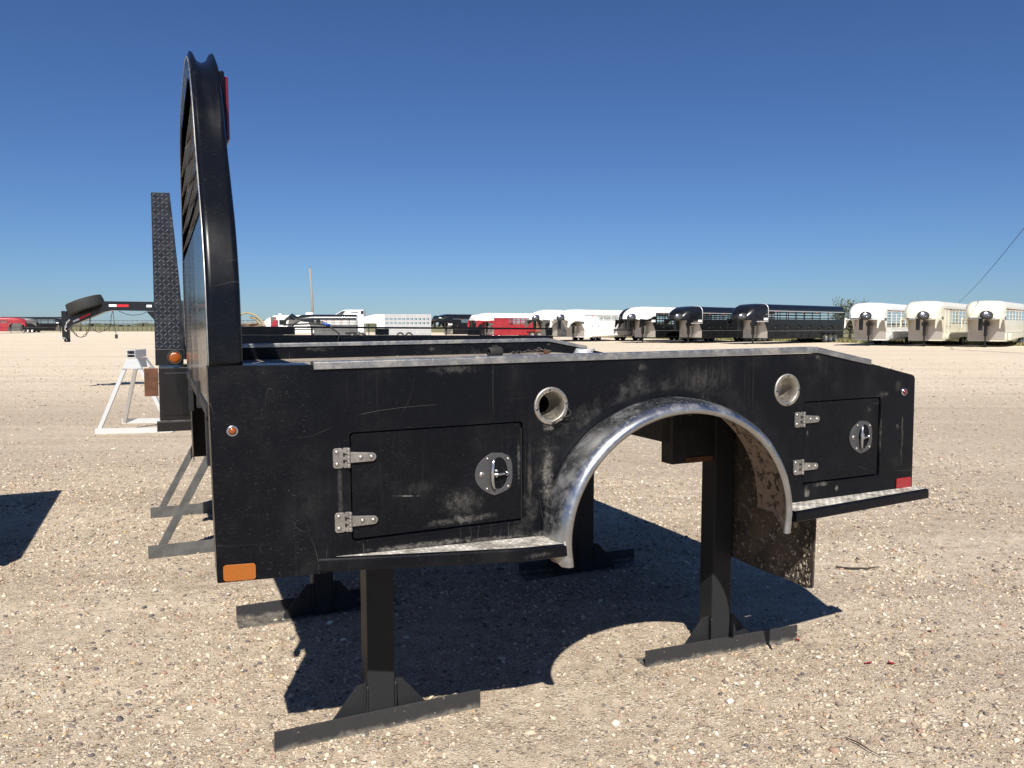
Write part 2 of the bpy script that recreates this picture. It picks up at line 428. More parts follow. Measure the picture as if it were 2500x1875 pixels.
class MB:
    def __init__(s):
        s.v = []; s.f = []; s.sm = []
    def add(s, vs, fs, smooth=False):
        b = len(s.v)
        s.v += [tuple(v) for v in vs]
        s.f += [tuple(i + b for i in f) for f in fs]
        s.sm += [smooth] * len(fs)
    def box(s, a, b, mat=None):
        (x0, y0, z0), (x1, y1, z1) = a, b
        vs = [(x0, y0, z0), (x1, y0, z0), (x1, y1, z0), (x0, y1, z0), (x0, y0, z1), (x1, y0, z1), (x1, y1, z1), (x0, y1, z1)]
        if mat is not None:
            vs = [mat @ Vector(v) for v in vs]
        s.add(vs, [(0, 3, 2, 1), (4, 5, 6, 7), (0, 1, 5, 4), (1, 2, 6, 5), (2, 3, 7, 6), (3, 0, 4, 7)])
        return s
    def bar(s, p, q, w, h, up=(0, 0, 1)):
        p = Vector(p); q = Vector(q); d = (q - p)
        L = d.length; d.normalize()
        u = Vector(up)
        if abs(d.dot(u)) > 0.98:
            u = Vector((1, 0, 0))
        sx = d.cross(u).normalized(); sz = sx.cross(d)
        vs = []
        for e in (p, q):
            for a, b in ((-1, -1), (1, -1), (1, 1), (-1, 1)):
                vs.append(e + sx * a * w / 2 + sz * b * h / 2)
        s.add(vs, [(0, 1, 2, 3), (7, 6, 5, 4), (0, 4, 5, 1), (1, 5, 6, 2), (2, 6, 7, 3), (3, 7, 4, 0)])
        return s
    def tube(s, pts, r, n=8, smooth=True, closed=False):
        pts = [Vector(p) for p in pts]
        m = len(pts)
        rs = r if isinstance(r, (list, tuple)) else [r] * m
        vs = []
        prev = None
        for i, p in enumerate(pts):
            if closed:
                d = (pts[(i + 1) % m] - pts[i - 1]).normalized()
            else:
                d = (pts[min(i + 1, m - 1)] - pts[max(i - 1, 0)]).normalized()
            if prev is None:
                u = Vector((0, 0, 1)) if abs(d.z) < 0.9 else Vector((1, 0, 0))
            else:
                u = prev
            a = (u - d * u.dot(d)).normalized(); b = d.cross(a)
            prev = a
            for k in range(n):
                th = 2 * pi * k / n
                vs.append(p + (a * cos(th) + b * sin(th)) * rs[i])
        fs = []
        for i in range(m if closed else m - 1):
            j = (i + 1) % m
            for k in range(n):
                k2 = (k + 1) % n
                fs.append((i * n + k, i * n + k2, j * n + k2, j * n + k))
        if not closed:
            fs.append(tuple(range(n - 1, -1, -1))); fs.append(tuple((m - 1) * n + k for k in range(n)))
        s.add(vs, fs, smooth)
        return s
    def lathe(s, prof, c, axis='y', n=32, smooth=True):
        """prof: list of (r, h) along axis from centre c"""
        vs = []
        for r, hh in prof:
            for k in range(n):
                th = 2 * pi * k / n
                a, b = r * cos(th), r * sin(th)
                if axis == 'y': vs.append((c[0] + a, c[1] + hh, c[2] + b))
                elif axis == 'x': vs.append((c[0] + hh, c[1] + a, c[2] + b))
                else: vs.append((c[0] + a, c[1] + b, c[2] + hh))
        fs = []
        for i in range(len(prof) - 1):
            for k in range(n):
                k2 = (k + 1) % n
                fs.append((i * n + k, (i + 1) * n + k, (i + 1) * n + k2, i * n + k2))
        s.add(vs, fs, smooth)
        return s
    def prism(s, poly, axis, d0, d1):
        """poly 2D convex-ish; axis y: poly in xz, axis x: poly in yz, axis z: poly in xy"""
        def P(a, b, d):
            return (a, d, b) if axis == 'y' else ((d, a, b) if axis == 'x' else (a, b, d))
        n = len(poly)
        vs = [P(a, b, d0) for a, b in poly] + [P(a, b, d1) for a, b in poly]
        fs = [tuple(range(n)), tuple(range(2 * n - 1, n - 1, -1))]
        for i in range(n):
            j = (i + 1) % n
            fs.append((i, i + n, j + n, j))
        s.add(vs, fs)
        return s
    def grid(s, rows, smooth=True, closed=False):
        n = len(rows[0]); vs = [p for r in rows for p in r]; fs = []
        for i in range(len(rows) - 1):
            for k in range(n if closed else n - 1):
                k2 = (k + 1) % n
                fs.append((i * n + k, i * n + k2, (i + 1) * n + k2, (i + 1) * n + k))
        s.add(vs, fs, smooth)
        return s
    def build(s, name, mat, parent=None, bevel=0.0, seg=2, fixn=True, auto=None):
        me = bpy.data.meshes.new(name)
        me.from_pydata(s.v, [], s.f)
        me.polygons.foreach_set('use_smooth', s.sm)
        me.materials.append(mat)
        if fixn:
            bm = bmesh.new(); bm.from_mesh(me)
            bmesh.ops.recalc_face_normals(bm, faces=bm.faces)
            bm.to_mesh(me); bm.free()
        me.update()
        o = link(name, me, parent)
        if bevel:
            m = o.modifiers.new('bevel', 'BEVEL'); m.width = bevel; m.segments = seg; m.limit_method = 'ANGLE'; m.angle_limit = radians(40)
        return o

def tag(o, label=None, cat=None, group=None, kind=None):
    if label: o['label'] = label
    if cat: o['category'] = cat
    if group: o['group'] = group
    if kind: o['kind'] = kind
    return o

def empty(name, loc=(0, 0, 0), rot=(0, 0, 0), **kw):
    o = bpy.data.objects.new(name, None)
    o.empty_display_size = 0.2
    C.objects.link(o)
    o.location = loc; o.rotation_euler = rot
    return tag(o, **kw)

def copy_tree(o, parent=None):
    c = o.copy(); C.objects.link(c); c.parent = parent
    for ch in [x for x in bpy.data.objects if x.parent == o]:
        copy_tree(ch, c)
    return c

def plate(name, outer, holes, y0, y1, mat, parent, bevel=0.0):
    """flat plate in the xz plane from y0 to y1 with holes"""
    cu = bpy.data.curves.new(name, 'CURVE'); cu.dimensions = '2D'; cu.fill_mode = 'BOTH'
    for loop in [outer] + list(holes):
        sp = cu.splines.new('POLY'); sp.points.add(len(loop) - 1); sp.use_cyclic_u = True
        for p, (a, b) in zip(sp.points, loop):
            p.co = (a, b, 0, 1)
    cu.extrude = abs(y1 - y0) / 2
    o = bpy.data.objects.new(name, cu); C.objects.link(o)
    dg = bpy.context.evaluated_depsgraph_get()
    me = bpy.data.meshes.new_from_object(o.evaluated_get(dg))
    C.objects.unlink(o); bpy.data.objects.remove(o)
    ym = (y0 + y1) / 2
    for v in me.vertices:
        x, z_, e = v.co
        v.co = (x, ym - e, z_)
    me.name = name
    bm = bmesh.new(); bm.from_mesh(me)
    bmesh.ops.remove_doubles(bm, verts=bm.verts, dist=1e-5)
    bmesh.ops.recalc_face_normals(bm, faces=bm.faces)
    bm.to_mesh(me); bm.free()
    me.materials.clear(); me.materials.append(mat)
    for p in me.polygons: p.use_smooth = False
    o = link(name, me, parent)
    if bevel:
        m = o.modifiers.new('bevel', 'BEVEL'); m.width = bevel; m.segments = 2; m.limit_method = 'ANGLE'; m.angle_limit = radians(50)
    return o

def rrect(x0, z0, x1, z1, r, n=5):
    out = []
    for cx, cz, a0 in ((x1 - r, z1 - r, 0), (x0 + r, z1 - r, 90), (x0 + r, z0 + r, 180), (x1 - r, z0 + r, 270)):
        for k in range(n + 1):
            a = radians(a0 + 90 * k / n)
            out.append((cx + r * cos(a), cz + r * sin(a)))
    return out
def circ(cx, cz, r, n=36, r2=None):
    return [(cx + r * cos(2 * pi * k / n), cz + (r2 or r) * sin(2 * pi * k / n)) for k in range(n)]

# ---------------------------------------------------------------- the ground, grass
mb = MB()
xs = [-2500, -300, -60, -12, -4, 0, 4, 12, 60, 300, 2500]; ys = [-300, -20, 0, 4, 10, 20, 60, 200, 600, 4000]
mb.grid([[(x, y, 0) for x in xs] for y in ys], smooth=False)
gd = mb.build('ground', M['gravel'], fixn=False); tag(gd, kind='structure')
mb = MB()
edge = [(-2400, 190), (-220, 192), (-98, 187), (-60, 180), (-15, 160), (2, 120), (12, 92), (20, 78), (28, 67.5), (36, 57), (44, 50), (70, 42), (300, 20), (2400, -10)]
pts2 = []
for (a, b) in zip(edge[:-1], edge[1:]):
    n = 10
    for k in range(n):
        f = k / n
        pts2.append((a[0] + (b[0] - a[0]) * f, a[1] + (b[1] - a[1]) * f + random.uniform(-0.5, 0.5)))
pts2.append(edge[-1])
mb.grid([[(x, y, 0.006) for x, y in pts2], [(x, 3900, 0.006) for x, y in pts2]], smooth=False)
o = mb.build('grass_field', M['grass'], fixn=False); tag(o, kind='structure')

def edge_y(x):
    for (a, b) in zip(edge[:-1], edge[1:]):
        if a[0] <= x <= b[0]:
            return a[1] + (b[1] - a[1]) * (x - a[0]) / (b[0] - a[0])
    return 200
def blades(n, xr, depth, hmin, hmax, w):
    x = rng.uniform(*xr, n)
    ey = np.array([edge_y(a) for a in x])
    y = ey + np.abs(rng.normal(0, depth, n)) - 0.3
    hh = rng.uniform(hmin, hmax, n); a = rng.uniform(0, 6.28, n)
    dx, dy = np.cos(a) * w, np.sin(a) * w
    lx = rng.normal(0, 0.12, n); ly = rng.normal(0, 0.12, n)
    V = np.zeros((n, 3, 3))
    V[:, 0] = np.c_[x - dx, y - dy, np.zeros(n)]; V[:, 1] = np.c_[x + dx, y + dy, np.zeros(n)]; V[:, 2] = np.c_[x + lx, y + ly, hh]
    me = bpy.data.meshes.new('grass_tufts')
    me.from_pydata(V.reshape(-1, 3).tolist(), [], np.arange(3 * n).reshape(-1, 3).tolist())
    me.materials.append(M['blade'])
    return link('grass_tufts', me)
o = blades(36000, (8, 70), 9, 0.08, 0.38, 0.05)
tag(o, 'rough olive grass growing along the gravel edge behind the trailers', 'grass', kind='stuff')

# loose pebbles -----------------------------------------------------------
def ico(sub):
    bm = bmesh.new(); bmesh.ops.create_icosphere(bm, subdivisions=sub, radius=1.0)
    v = np.array([x.co[:] for x in bm.verts]); f = np.array([[l.index for l in p.verts] for p in bm.faces]); bm.free()
    return v, f
def pebbles(name, X, Y, R, sub):
    v0, f0 = ico(sub); n = len(X); k = len(v0)
    V = np.repeat(v0[None], n, 0)
    V = V * (1 + rng.normal(0, 0.13, (n, k, 1)))
    sc = np.c_[rng.uniform(0.75, 1.35, n), rng.uniform(0.65, 1.0, n), rng.uniform(0.38, 0.72, n)]
    V = V * sc[:, None, :] * R[:, None, None]
    a = rng.uniform(0, 6.28, n); ca, sa = np.cos(a)[:, None], np.sin(a)[:, None]
    x = V[..., 0] * ca - V[..., 1] * sa; y = V[..., 0] * sa + V[..., 1] * ca
    tl = rng.normal(0, 0.25, n)[:, None]
    zz = V[..., 2] + x * tl
    V = np.stack([x + X[:, None], y + Y[:, None], zz + (R * rng.uniform(0.02, 0.30, n))[:, None]], -1)
    F = (f0[None] + (np.arange(n) * k)[:, None, None]).reshape(-1, 3)
    me = bpy.data.meshes.new(name)
    me.vertices.add(n * k); me.vertices.foreach_set('co', V.reshape(-1).astype('f'))
    m = len(F)
    me.loops.add(m * 3); me.loops.foreach_set('vertex_index', F.reshape(-1).astype('i'))
    me.polygons.add(m); me.polygons.foreach_set('loop_start', np.arange(0, m * 3, 3, dtype='i'))
    me.polygons.foreach_set('use_smooth', np.ones(m, dtype=bool))
    me.update(calc_edges=True); me.materials.append(M['pebble'])
    return link(name, me)
def wedge(n, d0, d1, power=1.0):
    u = rng.uniform(0, 1, n)
    d = (d0 ** power + u * (d1 ** power - d0 ** power)) ** (1 / power)
    x = rng.uniform(-0.78, 0.78, n) * (d + 0.6)
    return x, d
x1, y1 = wedge(115000, 1.9, 9.0, 1.15)
r1 = 0.0020 + rng.exponential(0.0023, len(x1)); r1 = np.clip(r1, 0.002, 0.012)
dens = 1.25 * np.sin(x1 * 2.1 + 1.3) * np.sin(y1 * 1.7 + 0.4 * x1) + np.sin(x1 * 4.3 - y1 * 3.1 + np.sin(x1 * 2.7)) * 0.75 + rng.normal(0, 0.55, len(x1))
k = (dens > -0.45) & (rng.uniform(0, 1, len(x1)) < np.clip((9.4 - y1) / 3.0, 0, 1))
o = pebbles('gravel_pebbles', x1[k], y1[k], r1[k] * (1 + 0.06 * y1[k]), 1)
tag(o, 'loose beige, grey and brown pebbles scattered over the gravel lot', 'pebbles', kind='stuff')
x1, y1 = wedge(26000, 7.0, 34.0, 0.9)
kk = rng.uniform(0, 1, len(x1)) < np.clip((y1 - 6.5) / 3.0, 0, 1) * np.clip((36 - y1) / 20, 0, 1)
x1, y1 = x1[kk], y1[kk]
r1 = np.clip(0.004 + rng.exponential(0.0035, len(x1)), 0, 0.016) * (0.75 + 0.05 * y1)
o = pebbles('far_pebbles', x1, y1, r1, 1)
tag(o, 'thin scatter of loose pebbles farther out on the gravel lot', 'pebbles', kind='stuff')
x1, y1 = wedge(4200, 1.9, 9.0, 1.3)
r1 = np.clip(0.0070 + rng.exponential(0.0026, len(x1)), 0, 0.019)
o = pebbles('gravel_stones', x1, y1, r1, 2)
tag(o, 'larger rounded stones lying on the gravel lot', 'stones', kind='stuff')

# ---------------------------------------------------------------- the truck bed
TILT = 0.0087
bedO = BX * 0.12 + BY * 2.264
bed = empty('truck_bed', bedO, (0, -TILT, YAW), label='black skirted steel truck bed with a tall arched headache rack, standing on four posts', cat='truck bed')
WID = 2.36
SX, SZ = 1.53, 0.78
def ell(a, b, th): return (SX + a * cos(th), SZ + b * sin(th))
PB = 0.765   # panel bottom
outer = [(0.28, PB), (0.28, 1.371), (2.24, 1.371), (2.53, 1.322), (2.775, 1.268), (2.79, 1.262), (2.797, 1.25), (2.80, PB)]
arch = [(SX + 0.505, PB)] + [ell(0.505, 0.452, pi * k / 40) for k in range(41)] + [(SX - 0.505, PB)]
outer_near = outer + arch
D1 = (0.387, 0.850, 0.955, 1.179); D2 = (2.176, 0.853, 2.596, 1.182)
HX1, HZ1, HX2, HZ2 = 1.060, 1.224, 2.086, 1.232
bed_holes = [rrect(*D1, 0.012), rrect(*D2, 0.004), circ(HX1, HZ1, 0.052), circ(HX2, HZ2, 0.052)]
def side(prefix_y, y0, y1, holes):
    return plate('side_panel', outer_near, holes, y0, y1, M['panel'], bed, 0.0)
sp_ = side('', 0.0, 0.005, bed_holes)
# front wing, set back 5 cm at its front edge
mb = MB()
q = [(0.010, 0.05, 0.762), (0.28, 0.0, PB), (0.28, 0.0, 1.383), (0.006, 0.05, 1.385)]
mb.add(q + [(a + 0.001, b + 0.005, c) for a, b, c in q], [(0, 1, 2, 3), (7, 6, 5, 4), (0, 4, 5, 1), (1, 5, 6, 2), (2, 6, 7, 3), (3, 7, 4, 0)])
mb.build('front_wing', M['panel'], bed)
mb = MB().box((0.276, 0.0015, 1.3715), (0.33, 0.005, 1.383)); mb.build('rail_tab', M['panel'], bed, 0.003)
# top edge cap of wing and front return
MB().add  # noqa
mb = MB()
mb.add([(0.010, 0.05, 1.3865), (0.28, 0.0, 1.3835), (0.28, 0.12, 1.3845), (0.010, 0.16, 1.387),
        (0.010, 0.05, 1.3815), (0.28, 0.0, 1.3785), (0.28, 0.12, 1.3795), (0.010, 0.16, 1.382)],
       [(0, 1, 2, 3), (7, 6, 5, 4), (0, 4, 5, 1), (1, 5, 6, 2), (2, 6, 7, 3), (3, 7, 4, 0)])
mb.build('wing_top', M['panel'], bed)
mb = MB()   # front return flange facing the cab, lit edge
mb.add([(0.009, 0.051, 0.763), (0.005, 0.051, 1.381), (0.008, 0.20, 1.381), (0.012, 0.20, 0.77),
        (0.014, 0.056, 0.763), (0.010, 0.056, 1.381), (0.013, 0.20, 1.381), (0.017, 0.20, 0.77)],
       [(0, 1, 2, 3), (7, 6, 5, 4), (0, 4, 5, 1), (1, 5, 6, 2), (2, 6, 7, 3), (3, 7, 4, 0)])
mb.build('front_flange', M['panel'], bed, 0.001)
# far side panel, plain
far_outer = [(0.02, PB), (0.02, 1.371)] + outer[2:] + arch
plate('side_panel', far_outer, [], WID - 0.005, WID, M['panel'], bed)
plate('front_flange', [(WID - 0.22, 0.78), (WID - 0.006, 0.78), (WID - 0.006, 1.37), (WID - 0.22, 1.37)], [], 0, 0.004, M['panel'], bed).matrix_local = \
    Matrix(((0, 1, 0, 0.02), (1, 0, 0, 0), (0, 0, 1, 0), (0, 0, 0, 1)))
# toolbox walls behind the doors
for (x0, x1, yw, zt_) in ((0.30, 1.02, 0.32, 1.29), (2.33, 2.78, 0.32, 1.21)):
    mb = MB()
    mb.box((x0, yw, PB + 0.03), (x1, yw + 0.003, zt_)); mb.box((x0 - 0.003, 0.012, PB + 0.03), (x0, yw, zt_)); mb.box((x1, 0.012, PB + 0.03), (x1 + 0.003, yw, zt_)); mb.box((x0, 0.012, PB + 0.026), (x1, yw, PB + 0.03))
    mb.build('toolbox', M['frame'], bed)
    mb = MB()
    mb.box((x0, WID - yw, PB + 0.03), (x1, WID - yw + 0.003, zt_)); mb.box((x0, WID - yw, PB + 0.026), (x1, WID - 0.012, PB + 0.03)); mb.box((x0 - 0.003, WID - yw, PB + 0.03), (x0, WID - 0.012, zt_)); mb.box((x1, WID - yw, PB + 0.03), (x1 + 0.003, WID - 0.012, zt_))
    mb.build('toolbox', M['frame'], bed)
# deck floor + underframe
mb = MB().box((0.02, 0.06, 1.295), (2.26, WID - 0.012, 1.301))
mb.add([(2.26, 0.012, 1.301), (2.79, 0.012, 1.23), (2.79, WID - 0.012, 1.23), (2.26, WID - 0.012, 1.301)], [(0, 1, 2, 3)])
mb.build('deck_floor', M['deck'], bed)
mb = MB().box((0.0, 0.74, 1.20), (1.895, 0.81, 1.294)); mb.build('frame_rail', M['frame'], bed)
mb = MB().box((0.0, WID - 0.81, 1.20), (1.895, WID - 0.74, 1.294)); mb.build('frame_rail', M['frame'], bed)
for xx in (0.35, 0.8, 1.25, 1.6):
    MB().box((xx, 0.02, 1.25), (xx + 0.05, WID - 0.02, 1.293)).build('crossmember', M['frame'], bed)
MB().box((1.90, 0.49, 0.965), (2.32, WID - 0.49, 1.285)).build('rear_crossbeam', M['frame'], bed, 0.004)
o = MB().box((1.90, 0.48, 0.875), (2.13, 0.56, 1.10)).build('receiver_block', M['frame'], bed, 0.003)
MB().box((1.935, 0.474, 1.03), (2.03, 0.4795, 1.16)).build('bracket_plate', M['stand'], bed, 0.003)
MB().lathe([(0.0, -0.01), (0.014, -0.01), (0.014, 0.0)], (1.985, 0.474, 1.10), 'y', 6, False).build('bolt', M['hinge'], bed)
MB().box((1.97, 0.475, 0.876), (2.12, 0.4795, 0.90)).build('rust_patch', M['rust'], bed)
MB().box((2.79, 0.01, 0.90), (2.796, WID - 0.01, 1.225)).build('tail_panel', M['panel'], bed)
# aluminium rails
def rail(y0, y1, x0, name='top_rail'):
    mb = MB()
    prof = [(x0, 1.392), (2.235, 1.3955), (2.53, 1.3385)]
    rows = []
    h = 0.0225
    for (x, zt) in prof:
        b = 0.003
        rows.append([(x, y0, zt - h), (x, y0, zt - b), (x, y0 + b, zt), (x, y1 - b, zt), (x, y1, zt - b), (x, y1, zt - h)])
    mb.grid(rows, smooth=False, closed=True)
    mb.add(rows[0], [(0, 1, 2, 3, 4, 5)]); mb.add(rows[-1], [(5, 4, 3, 2, 1, 0)])
    return mb.build(name, M['rail'], bed, 0.001)
rail(-0.006, 0.048, 0.288)
rail(WID - 0.048, WID + 0.006, 0.1)
# inner walls under the rails
MB().box((0.285, 0.012, 1.302), (2.23, 0.016, 1.369)).build('inner_wall', M['panel'], bed)
mb = MB(); mb.prism([(0.1, 1.302), (0.1, 1.3685), (2.235, 1.3705), (2.52, 1.315), (2.52, 1.27), (2.26, 1.302)], 'y', WID - 0.040, WID - 0.036)
mb.build('inner_wall', M['panel'], bed)
# doors
def door(x0, z0, x1, z1, r, w=0.0055):
    g = 0.0055
    d = plate('toolbox_door', rrect(x0 + g, z0 + g, x1 - g, z1 - g, max(r - 0.002, 0.002)), [], 0.004, 0.016, M['door'], bed, 0.0035)
    mb = MB()                                   # jamb behind the gap
    mb.box((x0 - 0.01, 0.018, z0 - 0.01), (x1 + 0.01, 0.02, z1 + 0.01))
    mb.build('door_seal', M['dark'], d)
    return d
d1 = door(*D1, 0.012); d2 = door(*D2, 0.005)
# raised inner jamb that catches the light at the latch side
for D in (D1, D2):
    mb = MB().box((D[2] + 0.002, -0.0025, D[1] + 0.004), (D[2] + 0.009, 0.0, D[3] - 0.002))
    mb.box((D[0] + 0.0, -0.0025, D[1] - 0.008), (D[2] + 0.009, 0.0, D[1] - 0.001))
    mb.build('door_trim', M['panel'], bed, 0.001)

def hinge(x, z, dr, wt=0.130):
    """strap hinge, plate to the left of x (the door edge), tapered strap to the right; rivets and knuckles joined in"""
    mb = MB()
    mb.prism(rrect(x - 0.047, z - 0.030, x - 0.0155, z + 0.030, 0.009), 'y', -0.0055, -0.0005)
    for (za, zb) in ((0.012, 0.030), (-0.008, 0.008), (-0.030, -0.012)):
        mb.prism([(x - 0.016, z + za), (x - 0.002, z + za), (x - 0.002, z + zb), (x - 0.016, z + zb)], 'y', -0.0052, -0.0008)
    for k in range(5):
        a = z - 0.030 + 0.012 * k
        mb.lathe([(0.0, 0.0002), (0.0056, 0.0002), (0.0056, 0.0115), (0.0, 0.0115)], (x - 0.001, -0.0065, a), 'z', 12)
    s_ = wt - 0.047
    tip = [(x + s_ - 0.013 + 0.013 * sin(radians(a)), z - 0.003 + 0.013 * cos(radians(a))) for a in range(0, 181, 20)]
    mb.prism([(x + 0.002, z - 0.0165)] + [(x + 0.002, z + 0.0165)] + tip, 'y', -0.0045, -0.0005)
    for (rx, rz) in ((x - 0.035, z + 0.018), (x - 0.035, z - 0.018), (x + 0.036, z - 0.002), (x + s_ - 0.014, z - 0.003)):
        mb.lathe([(0.0072, -0.0042), (0.0066, -0.0065), (0.0040, -0.0085), (0.0, -0.0092)], (rx, 0, rz), 'y', 14)
    return mb.build('hinge', M['hinge'], dr, 0.0006)
hinge(0.383, 1.105, d1); hinge(0.384, 0.912, d1)
hinge(2.172, 1.113, d2); hinge(2.170, 0.925, d2)
# slots in the hinge plates
for (hx, hz, dr) in ((0.383, 1.105, d1), (0.384, 0.912, d1), (2.172, 1.113, d2), (2.170, 0.925, d2)):
    mb = MB()
    for s_ in (-1, 1):
        mb.box((hx - 0.0175, -0.0062, hz + s_ * 0.010 - 0.0055), (hx - 0.0115, -0.004, hz + s_ * 0.010 + 0.0055))
    mb.build('hinge_slot', M['dark'], dr)

def latch(cx, cz, dr, s=1.0):
    # D-shaped plate, pointed curve to the left, straight side right
    pts = []
    for a in range(-62, 63, 6):
        pts.append((0.062 - 0.128 * cos(radians(a)) , 0.0715 * sin(radians(a)) / sin(radians(62))))
    # polygon: left arc from bottom to top then right side
    pl = [(x, z_) for x, z_ in pts] + [(0.030, 0.066), (0.052, 0.056), (0.060, 0.045), (0.0655, 0.02), (0.0655, -0.02), (0.060, -0.045), (0.050, -0.056), (0.030, -0.064)]
    pl = [(cx + x * s, cz + z_ * s) for x, z_ in pl]
    bowl = circ(cx + 0.018 * s, cz, 0.031 * s, 28, 0.052 * s)
    p = plate('latch_plate', pl, [bowl], 0.0005, 0.0045, M['latch'], dr, 0.0015)
    mb = MB()
    rows = []
    for f, d in ((1.02, 0.0015), (0.93, 0.006), (0.72, 0.011), (0.35, 0.014), (0.0, 0.0145)):
        rows.append([(x_, 0.002 + d, z_) for x_, z_ in circ(cx + 0.018 * s, cz, 0.031 * s * f + 1e-5, 28, 0.052 * s * f + 1e-5)])
    mb.grid(rows, closed=True); mb.build('latch_bowl', M['latch'], dr)
    mb = MB()    # crescent grip and shank: the folding T handle
    path = [(cx + 0.000 * s - 0.016 * s * cos(radians(a)), -0.004 - 0.011 * cos(radians(a)), cz + 0.050 * s * sin(radians(a)) / 1.0) for a in range(-84, 85, 12)]
    path = [(px_ + 0.004 * s, py_, pz_) for px_, py_, pz_ in path]
    n = len(path)
    mb.tube(path, [0.0028 + 0.0030 * sin(pi * i / (n - 1)) for i in range(n)], 10)
    mb.tube([(cx - 0.008 * s, -0.010, cz - 0.001), (cx + 0.022 * s, -0.007, cz - 0.002), (cx + 0.044 * s, -0.003, cz - 0.002)], [0.0045, 0.004, 0.005], 10)
    mb.lathe([(0.0, -0.005), (0.007, -0.005), (0.008, 0.004)], (cx + 0.046 * s, 0.0, cz - 0.002), 'y', 16)
    mb.lathe([(0.0, 0.002), (0.007, 0.002), (0.007, 0.010), (0.0, 0.010)], (cx + 0.006 * s, -0.004, cz - 0.012), 'z', 10)
    mb.lathe([(0.0, 0.002), (0.007, 0.002), (0.007, 0.010), (0.0, 0.010)], (cx + 0.006 * s, -0.004, cz + 0.004), 'z', 10)
    mb.build('latch_handle', M['chrome'], dr)
    for (sx, sz_) in ((-0.022, 0.050), (0.050, 0.045), (-0.024, -0.048), (0.050, -0.046)):
        MB().lathe([(0.0055, 0.001), (0.0052, -0.002), (0.003, -0.0035), (0.0, -0.004)], (cx + sx * s, 0, cz + sz_ * s), 'y', 12).build('latch_screw', M['hinge'], dr)
    MB().lathe([(0.0095, 0.001), (0.009, -0.002), (0.0, -0.0025)], (cx - 0.042 * s, 0, cz), 'y', 16).build('lock', M['hinge'], dr)
    MB().box((cx - 0.0435 * s, -0.0032, cz - 0.004), (cx - 0.0405 * s, -0.0028, cz + 0.004)).build('keyway', M['dark'], dr)
latch(0.852, 1.014, d1); latch(2.490, 1.021, d2, 0.97)

# fuel bowls
def bowl(cx, cz, open_hole):
    ro, ri, dp = 0.0635, 0.047, 0.075
    mb = MB()
    prof = [(ro, 0.001), (ro - 0.001, -0.004), (ro - 0.004, -0.0052), (ri + 0.002, -0.0052), (ri, -0.003), (ri - 0.002, 0.03), (ri - 0.008, dp - 0.012), (ri - 0.016, dp)]
    if not open_hole:
        prof += [(0.0, dp + 0.001)]
    mb.lathe(prof, (cx, 0, cz), 'y', 48)
    b = mb.build('fuel_bowl', M['alu'], bed)
    for a in (0, 90, 180, 270):
        a = radians(a + (8 if open_hole else 0))
        MB().lathe([(0.0052, 0.001), (0.005, -0.0015), (0.0, -0.0018)], (cx + 0.0553 * cos(a), -0.005, cz + 0.0553 * sin(a)), 'y', 10).build('bowl_screw', M['latch'], b)
    if open_hole:
        MB().lathe([(ri - 0.014, dp + 0.001), (ri - 0.012, dp + 0.10), (0, dp + 0.11)], (cx, 0, cz), 'y', 24).build('filler_neck', M['dark'], b)
        mb = MB()
        mb.tube([(cx + 0.058, -0.007, cz - 0.01), (cx + 0.066, -0.016, cz - 0.022), (cx + 0.060, -0.018, cz - 0.035), (cx + 0.03, -0.015, cz - 0.040), (cx + 0.012, -0.012, cz - 0.050), (cx + 0.0, -0.008, cz - 0.058)], 0.0017, 6)
        mb.tube([(cx + 0.046, -0.007, cz - 0.035), (cx + 0.03, -0.02, cz - 0.048), (cx + 0.01, -0.015, cz - 0.055), (cx + 0.002, -0.008, cz - 0.060), (cx + 0.012, -0.006, cz - 0.068)], 0.0015, 6)
        mb.build('cap_tether', M['rubber'], b)
    return b
bowl(HX1, HZ1, True); bowl(HX2, HZ2, False)
# lamps and reflectors
def round_lamp(x, y, z_, mat, lname):
    b = MB().lathe([(0.0165, 0.002), (0.0165, -0.003), (0.0145, -0.006), (0.0105, -0.0065), (0.0100, -0.003)], (x, y, z_), 'y', 28).build('marker_lamp', M['chrome'], bed)
    b['label'] = lname
    MB().lathe([(0.0104, -0.003), (0.0095, -0.008), (0.006, -0.0105), (0.0, -0.0115)], (x, y, z_), 'y', 24).build('lens', mat, b)
round_lamp(0.064, 0.042, 1.200, M['amberlens'], 'small round amber marker lamp in a chrome ring')
round_lamp(2.730, -0.001, 1.196, M['redlens'], 'small round red marker lamp in a chrome ring')
mb = MB().prism(rrect(0.026, 0.767, 0.115, 0.815, 0.009), 'y', -0.004, 0.0)
o = mb.build('reflector', M['amber'], bed, 0.001); o['label'] = 'rounded amber reflector at the front bottom corner'
o.location = (0, 0.048, 0); o.rotation_euler = (0, 0, -0.186)
mb = MB().prism(rrect(2.702, 0.783, 2.790, 0.829, 0.009), 'y', -0.004, 0.0)
o = mb.build('reflector', M['red'], bed, 0.001); o['label'] = 'rounded red reflector above the rear step'

